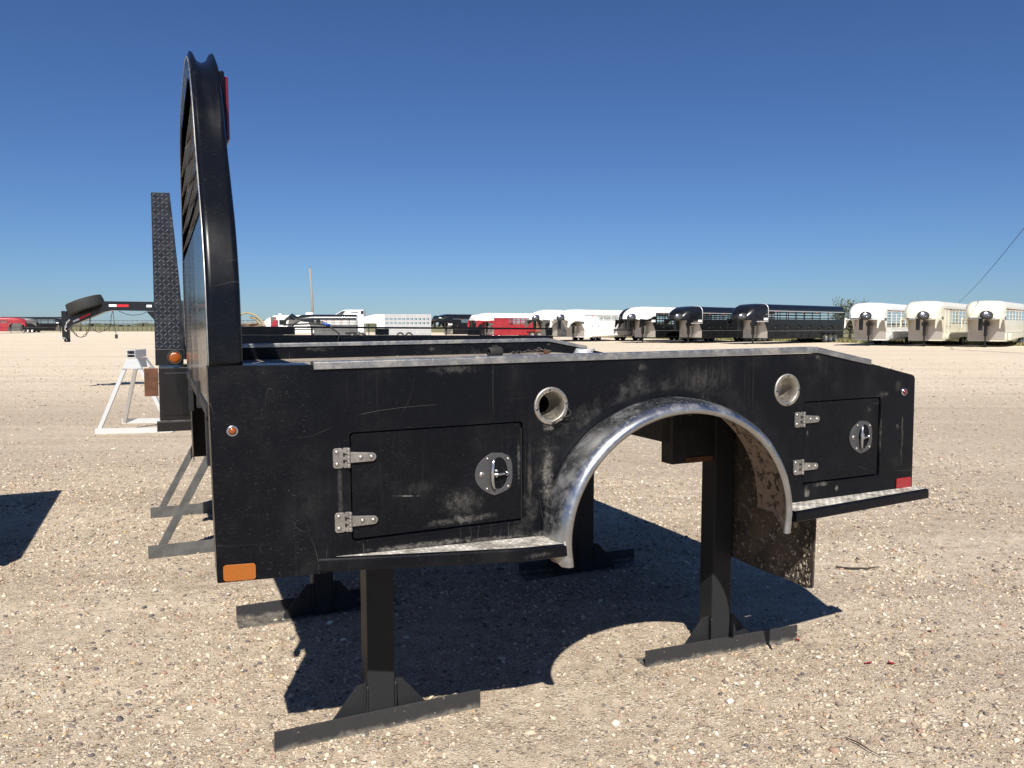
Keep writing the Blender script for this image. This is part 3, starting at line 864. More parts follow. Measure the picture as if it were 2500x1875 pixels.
# tapered steps with diamond tread
def stepw_front(x): return 0.002 + 0.118 * min(1, max(0, (x - 0.29) / 0.62)) ** 0.9
def stepw_rear(x): return 0.118 - 0.055 * (x - 2.0) / 0.8
def step(xa, xb, wf, ztf, endcap, name, n=16):
    mb = MB(); rows = []
    for k in range(n + 1):
        x = xa + (xb - xa) * k / n
        w = wf(x); r = 0.006
        zt = ztf(x)
        rows.append([(x, -0.0005, zt), (x, -w + r, zt), (x, -w + r * 0.3, zt - r * 0.3), (x, -w, zt - r), (x, -w, zt - 0.036), (x, -w + 0.003, zt - 0.040), (x, -w + 0.02 if w > 0.03 else -w * 0.4, zt - 0.040), (x, -0.0005, zt - 0.012 if w > 0.03 else zt - 0.04)])
    mb.grid(rows, smooth=False, closed=True)
    mb.add(rows[0], [tuple(range(8))]); mb.add(rows[-1], [tuple(range(7, -1, -1))])
    st = mb.build(name, M['step'], bed, 0.001)
    # worn tread sheet with lozenge bars
    mb = MB()
    rows = []
    for k in range(n + 1):
        x = xa + (xb - xa) * k / n; w = wf(x); zt = ztf(x)
        if w < 0.012: continue
        rows.append([(x, -0.002, zt + 0.0022), (x, -w + 0.008, zt + 0.0022)])
    mb.grid(rows, smooth=False); mb.build('tread_sheet', M['tread'], st, fixn=False)
    mb = MB(); i = 0
    x = xa + 0.02
    while x < xb - 0.01:
        w = wf(x); y = -0.012; j = 0; zt = ztf(x)
        while y > -w + 0.016:
            a = radians(50 if (i + j) % 2 else -50)
            L, Wd = 0.0095, 0.0026
            ca, sa = cos(a), sin(a)
            pts = [(-L, 0, 0), (0, -Wd, 0), (L, 0, 0), (0, Wd, 0), (0, 0, 0.0022)]
            mb.add([(x + px * ca - py * sa, y + px * sa + py * ca, zt + 0.0022 + pz) for px, py, pz in pts], [(0, 1, 4), (1, 2, 4), (2, 3, 4), (3, 0, 4)])
            y -= 0.017; j += 1
        x += 0.017; i += 1
    if mb.v:
        o = mb.build('tread_lozenges', M['tread'], st, fixn=False); o['kind'] = 'stuff'
    return st
step(0.287, 1.062, stepw_front, lambda x: 0.786 + 0.024 * (1.06 - x) / 0.75, 1, 'front_step', 30)
step(2.034, 2.826, stepw_rear, lambda x: 0.783, 1, 'rear_step')

# wheel arch flare
def fender(y_sign=1, yoff=0.0, name='fender_flare'):
    sec = [(0.0, 0.002), (0.0, -0.02), (-0.002, -0.05), (-0.006, -0.085), (-0.012, -0.102), (-0.021, -0.115), (-0.030, -0.122), (-0.041, -0.123), (-0.049, -0.117), (-0.050, -0.108), (-0.044, -0.104)]
    rows = []
    N = 64
    path = [('s', -1, k) for k in (0.075, 0.05, 0.025)] + [('a', pi * k / N, 0) for k in range(N + 1)] + [('s', 1, k) for k in (0.025, 0.05, 0.075)]
    path = [('s', 1, 0.072), ('s', 1, 0.04), ('s', 1, 0.015)] + [('a', pi * k / N, 0) for k in range(N + 1)] + [('s', -1, 0.015), ('s', -1, 0.04), ('s', -1, 0.072)]
    for kind, a, ext in path:
        row = []
        for dr, y in sec:
            ra, rb = 0.505 + dr, 0.452 + dr
            if kind == 'a':
                px, pz = SX + ra * cos(a), SZ + rb * sin(a)
            else:
                tip = min(1.0, max(0.0, (-y - 0.01) / 0.09))
                px, pz = SX + a * (ra - ext * 0.10), SZ - ext * (0.25 + 0.75 * tip)
            row.append((px, yoff + y_sign * y, pz))
        rows.append(row)
    mb = MB().grid(rows)
    f = mb.build(name, M['fender'], bed)
    mb = MB()   # dirty inner liner
    rows = []
    for kind, a, ext in path:
        row = []
        for dr, y in ((-0.043, -0.1035), (-0.016, -0.098), (-0.008, -0.05), (-0.006, 0.0), (-0.006, 0.09)):
            ra, rb = 0.505 + dr, 0.452 + dr
            if kind == 'a': px, pz = SX + ra * cos(a), SZ + rb * sin(a)
            else: px, pz = SX + a * ra, SZ - ext * (0.9 if y < 0 else 0.3)
            row.append((px, yoff + y_sign * y, pz))
        rows.append(row)
    mb.grid(rows); mb.build('fender_liner', M['under'], f)
    # beaded seam where the flare meets the panel
    mb = MB().tube([(SX + 0.507 * cos(pi * k / 60), yoff + y_sign * -0.003, SZ + 0.454 * sin(pi * k / 60)) for k in range(61)], 0.0035, 6)
    mb.build('seam_bead', M['panel'], f)
fender()
fender(-1, WID)
# rusty weld patch where the step end meets the flare
MB().box((1.045, -0.119, 0.762), (1.066, -0.085, 0.796)).build('weld_patch', M['tread'], bed, 0.003)

# mud flaps
def flap(y0, y1):
    n, m = 14, 12
    rows = []
    for i in range(n + 1):
        f2 = i / n
        row = []
        for j in range(m + 1):
            f = j / m
            zb = 0.395 + 0.02 * f
            zz = zb + (1.20 - zb) * f2
            if i == 0 and j in (0, m): zz += 0.022
            if i == 0 and j in (1, m - 1): zz += 0.004
            row.append((2.262 + (0.028 * sin(f * 3.2 + 0.4) + 0.012 * sin(f * 9)) * (1 - f2) ** 1.3 - 0.02 * (1 - f2) ** 2, y0 + (y1 - y0) * f, zz))
        rows.append(row)
    mb = MB()
    back = [[(x + 0.008, y, z2) for x, y, z2 in r] for r in rows]
    mb.grid(rows); mb.grid(back)
    for a, b in ((rows[0], back[0]), (rows[-1], back[-1]), ([r[0] for r in rows], [r[0] for r in back]), ([r[m] for r in rows], [r[m] for r in back])):
        mb.grid([a, b], smooth=False)
    return mb.build('mud_flap', M['flap'], bed, fixn=False)
fl = flap(0.012, 0.60)
fl2 = flap(WID - 0.012, WID - 0.60)
v0, f0 = ico(2)
mb = MB()
for k in range(420):
    if k < 150:
        y = 0.03 + abs(random.gauss(0.05, 0.09)); z_ = 0.41 + abs(random.gauss(0, 0.13))
    else:
        y = random.uniform(0.02, 0.58); z_ = random.uniform(0.42, 1.1)
    if y > 0.58 or z_ > 1.15: continue
    r = random.choice((0.0015, 0.002, 0.003, 0.004, 0.006)) * (1.0 if k < 150 else 0.6)
    if k in (3, 9, 31): r = 0.011
    vv = v0 * (1 + rng.normal(0, 0.25, (len(v0), 1))) * r * np.array([0.6, 1, 1.25])
    f = (y - 0.012) / 0.588; f2 = (z_ - 0.40) / 0.8
    xx = 2.262 + (0.028 * sin(f * 3.2 + 0.4) + 0.012 * sin(f * 9)) * (1 - f2) ** 1.3 - 0.02 * (1 - f2) ** 2
    mb.add([(xx + a, y + b, z_ + c) for a, b, c in vv], [tuple(t_) for t_ in f0.tolist()], True)
o = mb.build('mud_clods', M['clod'], fl, fixn=False); o['kind'] = 'stuff'

# headache rack -------------------------------------------------------------
prof = [(0.046, 1.384), (0.050, 1.50), (0.060, 1.62), (0.115, 1.78), (0.205, 1.915), (0.31, 2.06), (0.40, 2.21), (0.515, 2.345), (0.66, 2.425), (0.82, 2.462), (1.0, 2.47), (WID / 2, 2.472)]
def catmull(P, n=5):
    out = []
    for i in range(len(P) - 1):
        p0 = P[max(i - 1, 0)]; p1 = P[i]; p2 = P[i + 1]; p3 = P[min(i + 2, len(P) - 1)]
        for k in range(n):
            t_ = k / n
            out.append(tuple(0.5 * ((2 * b) + (c - a) * t_ + (2 * a - 5 * b + 4 * c - d) * t_ ** 2 + (-a + 3 * b - 3 * c + d) * t_ ** 3) for a, b, c, d in zip(p0, p1, p2, p3)))
    out.append(P[-1])
    return out
half = catmull(prof)
full = half + [(WID - y, z_) for y, z_ in reversed(half[:-1])]
mb = MB(); rows = []
XF, XR = 0.008, 0.100
for i, (y, z_) in enumerate(full):
    a = full[max(i - 1, 0)]; b = full[min(i + 1, len(full) - 1)]
    ty, tz = b[0] - a[0], b[1] - a[1]; L = math.hypot(ty, tz)
    ny, nz = -tz / L, ty / L      # outward normal (near post: -y)
    sad = min(1.0, max(0.0, (z_ - 2.05) / 0.38))     # how deep the saddle between the two rolled lips is
    row = []
    for (u, o_) in ((0.0, -0.055), (0.0, -0.012), (0.04, -0.004), (0.10, 0.0), (0.19, -0.004 * sad), (0.32, -0.018 * sad), (0.5, -0.026 * sad), (0.68, -0.018 * sad), (0.81, -0.004 * sad), (0.90, 0.0), (0.96, -0.004), (1.0, -0.012), (1.0, -0.055)):
        lift = 0.010 * sad if 0.02 < u < 0.98 and u in (0.10, 0.90, 0.19, 0.81) else 0
        row.append((XF + (XR - XF) * u, y + ny * (o_ + lift), z_ + nz * (o_ + lift)))
    rows.append(row)
mb.grid(rows)
rk = mb.build('headache_rack', M['paint'], bed)
m_ = rk.modifiers.new('solid', 'SOLIDIFY'); m_.thickness = 0.004; m_.offset = -1
# bright bead: the front edge's sunlit brightness put into a pale metal
mb = MB().tube([(XF + 0.001, r[1][1], r[1][2]) for r in rows], 0.0035, 6); mb.build('lit_edge_bead', M['rail'], rk)
def inset(d):
    pts = []
    for i, (y, z_) in enumerate(full):
        a = full[max(i - 1, 0)]; b = full[min(i + 1, len(full) - 1)]
        ty, tz = b[0] - a[0], b[1] - a[1]; L = math.hypot(ty, tz)
        pts.append((y + tz / L * d, z_ - ty / L * d))
    return pts
ring_o = inset(0.0125)
ring_o = [(0.062, 1.262)] + ring_o + [(WID - 0.062, 1.262)]
hole = [(0.245, 1.83), (WID - 0.245, 1.83), (WID - 0.26, 1.92), (WID - 0.36, 2.06), (WID - 0.45, 2.21), (WID - 0.58, 2.31), (WID - 0.75, 2.375), (WID / 2, 2.385), (0.75, 2.375), (0.58, 2.31), (0.45, 2.21), (0.36, 2.06), (0.26, 1.92)]
SW = Matrix(((0, 1, 0, XF), (1, 0, 0, 0), (0, 0, 1, 0), (0, 0, 0, 1)))    # (y, d, z) -> (x=d, y, z)
def plate_yz(name, outer, holes, d0, d1, mat, parent, bevel=0.0):
    o = plate(name, outer, holes, d0, d1, mat, parent, bevel)
    for v in o.data.vertices:
        x, y, z_ = v.co
        v.co = (XF + y, x, z_)
    o.data.flip_normals()
    return o
plate_yz('front_plate', ring_o, [hole], 0.002, 0.005, M['gloss'], rk)
plate_yz('rear_plate', [(p[0], p[1]) for p in inset(0.0125) if p[1] > 1.40], [hole], 0.083, 0.086, M['paint'], rk)
for yy in (WID / 2,):
    MB().box((0.035, yy - 0.025, 1.82), (0.085, yy + 0.025, 2.385)).build('divider', M['frame'], rk, 0.003)
for z_ in (1.90, 1.985, 2.07, 2.155, 2.24):
    for sg in (0, 1):
        ya = 0.26 + max(0, z_ - 1.92) * 0.66; yb = WID / 2 - 0.03
        if sg: ya, yb = WID - yb, WID - ya
        mm = Matrix.Rotation(radians(-62), 4, 'Y')
        mb = MB().box((-0.024, ya, -0.003), (0.024, yb, 0.003), Matrix.Translation((0.022, 0, z_)) @ mm)
        mb.build('louver_slat', M['slat'], rk, 0.001)
# front apron seam, lower frame under the plate
MB().box((0.004, 0.2, 1.225), (0.03, WID - 0.2, 1.26)).build('lower_beam', M['stand'], bed, 0.002)
for yy in (0.30, WID - 0.35):
    MB().box((0.006, yy, 1.06), (0.028, yy + 0.05, 1.224)).build('hanger', M['stand'], bed, 0.002)
MB().box((0.03, 0.22, 1.14), (0.42, 0.56, 1.20)).build('front_bracket', M['galv'], bed, 0.003)
mb = MB().lathe([(0.0, 0.0), (0.07, 0.0), (0.075, 0.01), (0.075, 0.32), (0.07, 0.33), (0.0, 0.33)], (0.3, 1.75, 0.80), 'x', 24)
mb.build('tank', M['under'], bed)
# third brake lamp on the rear face of the rack
mb = MB().box((XR - 0.004, 0.50, 2.10), (XR + 0.014, 0.72, 2.335)); hs = mb.build('brake_lamp', M['paint'], rk, 0.006)
MB().box((XR + 0.0145, 0.515, 2.115), (XR + 0.026, 0.705, 2.322)).build('lens', M['redlens'], hs, 0.004)
# chips and grit along the deck edge
mb = MB()
for k in range(70):
    x = random.uniform(0.4, 2.2); y = random.uniform(0.06, 2.2); r = random.uniform(0.003, 0.009)
    vv = v0 * (1 + rng.normal(0, 0.2, (len(v0), 1))) * r * np.array([1.4, 1, 0.5])
    mb.add([(x + a, y + b, 1.302 + abs(r * 0.3) + c) for a, b, c in vv], [tuple(t_) for t_ in f0.tolist()], True)
o = mb.build('deck_debris', M['clod'], bed, fixn=False); o['kind'] = 'stuff'

# things lying on the deck (top level, placed through the bed's frame)
BM = Matrix.Translation(bedO) @ Euler((0, -TILT, YAW)).to_matrix().to_4x4()
def on_deck(name, x, y, z_, rz=0.0, **kw):
    e = empty(name, BM @ Vector((x, y, z_)), (0, -TILT, YAW + rz), **kw)
    return e
e = on_deck('receiver_tube', 1.64, 1.83, 1.302, 0.15, label='short black steel receiver tube lying on the truck bed deck', cat='tube')
mb = MB()
mb.lathe([(0.022, 0.0), (0.040, 0.0), (0.041, 0.004), (0.041, 0.10), (0.036, 0.105), (0.022, 0.105), (0.022, 0.0)], (-0.05, 0, 0.041), 'x', 28)
mb.lathe([(0.026, -0.006), (0.034, -0.006), (0.036, 0.0)], (-0.05, 0, 0.041), 'x', 28)
mb.v = [(x * 0.75, y * 0.72, z_ * 0.72) for x, y, z_ in mb.v]
mb.build('tube_body', M['rubber'], e)
MB().box((-0.015, -0.012, 0.056), (0.015, 0.012, 0.068)).build('lug', M['rubber'], e, 0.002)
def lay_chain(name, pts, r, wire, **kw):
    x0, y0, z0 = pts[0]
    mb = MB()
    P = [Vector(p) for p in pts]
    for i in range(len(P) - 1):
        a, b = P[i], P[i + 1]
        n = max(1, int((b - a).length / (r * 2.6)))
        for k in range(n):
            c_ = a.lerp(b, (k + 0.5) / n); d = (b - a).normalized()
            up = Vector((0, 0, 1)); s_ = d.cross(up)
            if s_.length < 0.1: s_ = Vector((1, 0, 0))
            s_.normalize(); up = s_.cross(d)
            if k % 2: s_, up = up, s_
            mb.tube([c_ + d * (r * 1.9 * cos(t_)) + s_ * (r * sin(t_)) for t_ in [2 * pi * j / 10 for j in range(10)]], wire, 5, closed=True)
    return mb
e = on_deck('chain', 1.97, 2.12, 1.302, 0, label='small heap of tarnished chain on the deck near the far inner wall', cat='chain')
lay_chain('c', [(-0.10, 0, 0.01), (0, 0.03, 0.014), (0.08, -0.01, 0.018), (0.14, 0.03, 0.02), (0.18, 0.0, 0.01), (0.10, 0.02, 0.03)], 0.008, 0.0026).build('chain_links', M['chain'], e)
e = on_deck('cable_coil', 2.28, 1.93, 1.302, 0, label='grey cable coil lying at the rear end of the deck', cat='cable')
mb = MB()
for k in range(4):
    mb.tube([(0.060 * cos(a) + 0.006 * k, 0.05 * sin(a), 0.006 + 0.007 * k + 0.004 * sin(a * 2 + k)) for a in [2 * pi * j / 24 for j in range(24)]], 0.0035, 6, closed=True)
mb.build('coil', M['galv'], e)
e = on_deck('rusty_bracket', 1.97, 1.85, 1.302, 0.3, label='small rusty steel bracket lying on the deck between the tube and the cable coil', cat='bracket')
MB().box((-0.03, -0.012, 0), (0.03, 0.012, 0.012)).build('base_bar', M['rust'], e, 0.003)
MB().box((0.0, -0.01, 0.012), (0.03, 0.01, 0.03)).build('tab', M['rust'], e, 0.004)

# ---------------------------------------------------------------- stands under the bed
def stand(x, y, rot, flip, label, zt=1.20, xl=0.39, xr=0.39):
    p = BM @ Vector((x, y, 0)); p.z = 0
    e = empty('support_stand', p, (0, 0, YAW + rot), label=label, cat='stand', group='angle iron stands under the near truck bed')
    s_ = -1 if not flip else 1
    f = 0.052 * s_
    MB().box((-0.0515, -0.0515, 0.008), (0.0515, 0.0515, zt)).build('post', M['stand'], e, 0.008, 3)
    th = 0.007
    # angle iron foot: upright flange on the outer side, flat flange underneath
    y0, y1 = sorted((f + s_ * 0.001, f + s_ * (0.001 + th)))
    MB().box((-xl, y0, 0.0), (xr, y1, 0.074)).build('foot_upright', M['foot'], e, 0.0015)
    if flip:
        MB().box((-xl, f + 0.0085, 0.0), (xr, f + 0.075, 0.007)).build('foot_flat', M['foot'], e, 0.001)
        for v in ():
            pass
    else:
        MB().box((-xl, f + 0.0, 0.0), (xr, f + 0.075, 0.007)).build('foot_flat', M['foot'], e, 0.001)
    gy0, gy1 = (-0.028, -0.020)
    mbw = MB()
    for sg in (-1, 1):
        mbw.tube([(sg * 0.0535 + random.uniform(-0.001, 0.001), -0.052, 0.012 + 0.02 * q_) for q_ in range(9)], [random.uniform(0.003, 0.0048) for q_ in range(9)], 6)
    mbw.tube([(-0.05 + 0.0125 * q_, -0.0535, 0.010 + random.uniform(-0.001, 0.001)) for q_ in range(9)], [random.uniform(0.003, 0.005) for q_ in range(9)], 6)
    mbw.build('weld_bead', M['stand'], e)
    for sg in (-1, 1):
        poly = [(sg * 0.0525, 0.009), (sg * 0.20, 0.009), (sg * 0.20, 0.03), (sg * 0.085, 0.168), (sg * 0.0525, 0.172)]
        MB().prism(poly, 'y', gy0, gy1).build('gusset', M['stand'], e, 0.001)
    return e
stand(0.583, 0.510, 0.0, False, 'stand with a square post under the front end of the near side panel', xl=0.388, xr=0.392)
stand(2.172, 0.515, -0.06, False, 'stand with a square post seen through the rear wheel arch, near side', xl=0.40, xr=0.43)
# far stands turned round: flat flange to the camera, upright behind
def stand_far(x, y, rot, label, xl, xr):
    p = BM @ Vector((x, y, 0)); p.z = 0
    e = empty('support_stand', p, (0, 0, YAW + rot), label=label, cat='stand', group='angle iron stands under the near truck bed')
    MB().box((-0.0515, -0.0515, 0.008), (0.0515, 0.0515, 1.20)).build('post', M['stand'], e, 0.008, 3)
    MB().box((-xl, 0.0535, 0.0), (xr, 0.0605, 0.074)).build('foot_upright', M['foot'], e, 0.0015)
    MB().box((-xl, -0.075, 0.0), (xr, 0.053, 0.007)).build('foot_flat', M['foot'], e, 0.001)
    mbw = MB()
    for sg in (-1, 1):
        mbw.tube([(sg * 0.0535 + random.uniform(-0.001, 0.001), -0.052, 0.012 + 0.02 * q_) for q_ in range(9)], [random.uniform(0.003, 0.0048) for q_ in range(9)], 6)
    mbw.tube([(-0.05 + 0.0125 * q_, -0.0535, 0.010 + random.uniform(-0.001, 0.001)) for q_ in range(9)], [random.uniform(0.003, 0.005) for q_ in range(9)], 6)
    mbw.build('weld_bead', M['stand'], e)
    for sg in (-1, 1):
        poly = [(sg * 0.0525, 0.009), (sg * 0.20, 0.009), (sg * 0.20, 0.03), (sg * 0.085, 0.168), (sg * 0.0525, 0.172)]
        MB().prism(poly, 'y', -0.044, -0.036).build('gusset', M['stand'], e, 0.001)
    return e
stand_far(0.60, 1.74, 0.0, 'far front stand in the shade behind the nearest post, foot half in the sun', 0.42, 0.40)
stand_far(2.19, 1.78, -0.04, 'stand deep in the shade seen under the front curve of the wheel arch', 0.40, 0.40)

# ---------------------------------------------------------------- neighbouring flatbed with diamond-plate rack
nbO = BX * (-0.055) + BY * 5.59
NB = empty('flatbed_body', nbO, (0, 0.0075, YAW), label='black flatbed body with a diamond plate headache rack behind the near truck bed', cat='truck bed')
def lean(z_): return 0.05 * (z_ - 1.23)
rackpoly = [(0.0, 1.345), (0.0, 2.37), (0.112, 2.375), (0.135, 2.10), (0.158, 1.80), (0.170, 1.60), (0.175, 1.345)]
mb = MB().prism(rackpoly, 'y', 0, 0.05)
mb.v = [(x + 0.0 * z_, y + lean(z_), z_) for x, y, z_ in mb.v]
mb.build('rack_side', M['diamond'], NB, 0.003)
MB().prism([(0, 1.235), (0.172, 1.235), (0.172, 1.344), (0, 1.344)], 'y', -0.001, 0.05).build('corner_box', M['t_black'], NB, 0.004)
mb = MB(); i = 0; z_ = 1.36
while z_ < 2.36:
    wr = np.interp(z_, [1.36, 1.6, 1.8, 2.1, 2.37], [0.172, 0.168, 0.156, 0.133, 0.110]); x = 0.015; j = 0
    while x < wr - 0.006:
        a = radians(45 if (i + j) % 2 else -45)
        L, Wd = 0.0165, 0.0046
        ca, sa = cos(a), sin(a)
        y = lean(z_)
        pts = [(-L, 0, 0), (0, -Wd, 0), (L, 0, 0), (0, Wd, 0), (0, 0, 0.006)]
        mb.add([(x + px * ca - py * sa, y - pz, z_ + px * sa + py * ca) for px, py, pz in pts], [(0, 1, 4), (1, 2, 4), (2, 3, 4), (3, 0, 4)])
        x += 0.0255; j += 1
    z_ += 0.0255; i += 1
o = mb.build('diamond_tread', M['lozenge'], NB, fixn=False); o['kind'] = 'stuff'
MB().prism([(0.0, 1.35), (0.0, 2.365), (0.03, 2.37), (0.03, 1.35)], 'y', 0.11, 2.2).build('rack_face', M['diamond'], NB)
g_ = MB().lathe([(0.048, 0.0), (0.047, -0.010), (0.038, -0.012), (0.037, -0.006)], (0.118, -0.002, 1.287), 'y', 32).build('side_lamp', M['rubber'], NB)
MB().lathe([(0.0375, -0.006), (0.034, -0.013), (0.02, -0.016), (0, -0.017)], (0.118, -0.002, 1.287), 'y', 28).build('lens', M['amberlens'], g_)
MB().box((0.018, 0.008, 0.865), (0.62, 0.45, 1.222)).build('toolbox', M['t_black'], NB, 0.006)
MB().box((0.05, 0.002, 0.90), (0.58, 0.0075, 1.185)).build('toolbox_door', M['t_black'], NB, 0.003)
MB().box((0.0, -0.01, 0.795), (0.66, 0.055, 0.860)).build('lower_bar', M['t_black'], NB, 0.004)
o = MB().box((-0.07, 0.03, 1.03), (0.014, 0.045, 1.215)).build('rusty_plate', M['rust'], NB, 0.003)
# deck edge: side beam, rub rail on stake pockets
MB().box((0.176, 0.0, 1.28), (2.95, 0.05, 1.438)).build('side_beam', M['paint'], NB, 0.004)
MB().box((0.176, 0.052, 1.36), (2.94, 2.2, 1.37)).build('deck', M['frame'], NB)
MB().box((0.176, 2.2, 1.28), (2.95, 2.25, 1.375)).build('side_beam', M['frame'], NB)
MB().box((0.176, 0.002, 1.440), (0.90, 0.045, 1.497)).build('front_side_board', M['paint'], NB, 0.003)
MB().box((0.90, 0.004, 1.487), (2.945, 0.030, 1.500)).build('rub_rail', M['paint'], NB, 0.003)
for x in (1.53, 2.26, 2.92):
    MB().box((x - 0.05 if x < 2.9 else x - 0.025, 0.005, 1.440), (x + 0.05 if x < 2.9 else x + 0.025, 0.029, 1.486)).build('stake_pocket', M['paint'], NB, 0.003)
mb = MB()
for k in range(60):
    x = random.uniform(0.2, 2.8); r = random.uniform(0.002, 0.007)
    vv = v0 * (1 + rng.normal(0, 0.2, (len(v0), 1))) * r * np.array([2.5, 1, 0.8])
    mb.add([(x + a, -0.003 + b, 1.30 + random.uniform(0.05, 0.13) + c) for a, b, c in vv], [tuple(t_) for t_ in f0.tolist()], True)
NBM = Matrix.Translation(nbO) @ Euler((0, 0.0075, YAW)).to_matrix().to_4x4()
# its two grey A-frame stands
def aframe(y, label):
    p = NBM @ Vector((-0.07, y, 0)); p.z = 0
    e = empty('a_frame_stand', p, (0, 0, YAW), label=label, cat='stand', group='grey A-frame stands under the flatbed body')
    MB().box((0, 0, 0.0), (1.0, 0.007, 0.085)).build('base_angle', M['aframe'], e, 0.001)
    MB().box((0, 0.008, 0.0), (1.0, 0.085, 0.007)).build('base_angle', M['aframe'], e)
    for a, b in ((0.05, 0.46), (0.95, 0.54)):
        MB().bar((a, 0.03, 0.008), (b, 0.03, 0.78), 0.045, 0.05, (0, 1, 0)).build('leg', M['aframe'], e, 0.002)
    MB().box((0.42, 0.0, 0.765), (0.58, 0.06, 1.27)).build('head_block', M['aframe'], e)
    return e
aframe(-0.207, 'nearer of the two grey A-frame stands beside the truck bed front')
aframe(0.94, 'farther of the two grey A-frame stands beside the truck bed front')
for k in range(0):
    pass
# blue taped wire hanging over the side board
e = empty('taped_wire', NBM @ Vector((1.12, -0.02, 1.49)), (0, 0, YAW), label='black wire with blue tape draped over the flatbed side rail', cat='wire')
MB().tube([(-0.3, 0.03, 0.02), (-0.1, 0.0, 0.03), (0.0, -0.01, 0.02), (0.08, -0.015, -0.04), (0.07, -0.02, -0.12)], 0.006, 6).build('wire', M['rubber'], e)
MB().tube([(-0.03, -0.005, 0.03), (0.02, -0.01, 0.015)], 0.011, 8).build('tape', M['blue'], e)

# bright aluminium saw horse
def sawhorse():
    e = empty('saw_horse', (-5.77, 10.57, 0), (0, 0, radians(10)), label='bright galvanised A-frame saw horse standing empty behind the flatbed', cat='saw horse')
    Wd, Hh, Dp = 1.02, 1.10, 1.15
    for d in (0, Dp):
        MB().box((0, d, 0), (Wd, d + 0.007, 0.075)).build('base_angle', M['galv'], e)
        MB().box((0, d + 0.008, 0), (Wd, d + 0.08, 0.007)).build('base_angle', M['galv'], e)
        yt = d + (0.0 if d == 0 else -Dp + 0.42)
        for a, b in ((0.03, Wd / 2 - 0.05), (Wd - 0.03, Wd / 2 + 0.05)):
            MB().bar((a, d + 0.03, 0.008), (b, yt + 0.03, 1.02), 0.05, 0.05, (0, 1, 0)).build('leg', M['galv'], e, 0.002)
        MB().prism([(Wd / 2 - 0.13, 0.90), (Wd / 2 + 0.13, 0.90), (Wd / 2 + 0.055, 1.04), (Wd / 2 - 0.055, 1.04)], 'y', yt - 0.008, yt + 0.003).build('gusset', M['galv'], e)
    mb = MB()
    for a, b in (((-0.055, 1.05), (0.055, 1.057)), ((-0.055, 1.15), (0.055, 1.157)), ((-0.055, 1.057), (-0.048, 1.15)), ((0.048, 1.057), (0.055, 1.15)), ((-0.048, 1.095), (0.048, 1.101))):
        mb.box((Wd / 2 + a[0], -0.02, a[1]), (Wd / 2 + b[0], 0.50, b[1]))
    mb.build('top_tube', M['galv'], e)
    return e
sawhorse()

# ---------------------------------------------------------------- gooseneck flatbed trailer at left
e = empty('gooseneck_trailer', (-10.4, 18.0, 0), (0, 0, radians(2)), label='black gooseneck flatbed trailer with a spare tyre strapped on its sloping neck', cat='trailer')
MB().box((-0.06, -0.07, 1.18), (0.06, 0.07, 1.83)).build('coupler_post', M['t_black'], e, 0.01)
MB().lathe([(0.0, 0), (0.06, 0), (0.065, 0.01), (0.065, 0.07), (0.0, 0.07)], (0.02, 0, 1.11), 'z', 18).build('coupler_head', M['t_black'], e)
neck = [(0.062, 1.39), (0.18, 1.50), (0.92, 1.81), (1.1, 1.845), (2.9, 1.815), (2.9, 2.035), (0.92, 2.056), (0.62, 1.86), (0.22, 1.74), (0.062, 1.74)]
plate('neck_beam', neck, [], -0.07, 0.07, M['t_black'], e, 0.006)
MB().prism([(1.88, 1.822), (2.08, 1.822), (2.08, 1.60)], 'y', -0.06, 0.06).build('riser_gusset', M['t_black'], e)
MB().box((2.905, -1.2, 0.75), (3.05, 1.2, 2.045)).build('riser', M['t_black'], e)
MB().box((3.055, -1.2, 0.75), (9.5, 1.2, 0.95)).build('deck', M['t_black'], e)
def wheel(parent, x, y, z_, r, w, rim=True, n=24):
    t_ = MB().lathe([(r * 0.58, -w / 2), (r * 0.9, -w / 2), (r * 0.98, -w * 0.38), (r, -w * 0.2), (r, w * 0.2), (r * 0.98, w * 0.38), (r * 0.9, w / 2), (r * 0.58, w / 2), (r * 0.58, -w / 2)], (x, y, z_), 'y', n).build('tyre', M['rubber'], parent)
    if rim:
        MB().lathe([(0.0, -w * 0.20), (r * 0.2, -w * 0.22), (r * 0.45, -w * 0.10), (r * 0.56, -w * 0.46), (r * 0.60, -w * 0.48), (r * 0.60, w * 0.48), (r * 0.5, w * 0.2), (0, w * 0.2)], (x, y, z_), 'y', n).build('rim', M['rim'], t_)
    return t_
for x in (6.9, 7.8): wheel(e, x, -1.0, 0.40, 0.40, 0.28)
# spare tyre lying on the slope: grooved tread
gr = []
R_, w_ = 0.41, 0.25
for k in range(11):
    f = -0.5 + k / 10
    gr.append((R_ - 0.02 * (2 * abs(f)) ** 3 - (0.012 if k in (2, 4, 6, 8) else 0), f * w_))
tyre = MB().lathe([(R_ * 0.55, -w_ / 2)] + gr + [(R_ * 0.55, w_ / 2), (R_ * 0.5, 0), (R_ * 0.55, -w_ / 2)], (0, 0, 0), 'z', 36)
o = tyre.build('spare_tyre', M['rubber'], e)
o.location = (0.47, 0, 1.965); o.rotation_euler = (radians(3), -radians(20), 0)
MB().lathe([(0.0, -0.05), (0.1, -0.05), (0.22, 0.0), (0.245, 0.11), (0.245, -0.11)], (0, 0, 0), 'z', 24).build('rim', M['rim'], o)
for (x0, z0, x1, z1, mt) in ((0.21, 1.585, 0.35, 1.645, 'whitetape'), (0.355, 1.647, 0.60, 1.765, 'redtape'), (1.04, 1.955, 1.215, 1.955, 'whitetape'), (1.22, 1.953, 1.49, 1.953, 'redtape'), (1.90, 1.945, 2.02, 1.945, 'whitetape')):
    MB().bar((x0, -0.0725, z0), (x1, -0.0725, z1), 0.004, 0.055 if z0 == z1 else 0.045).build('reflective_strip', M[mt], e)
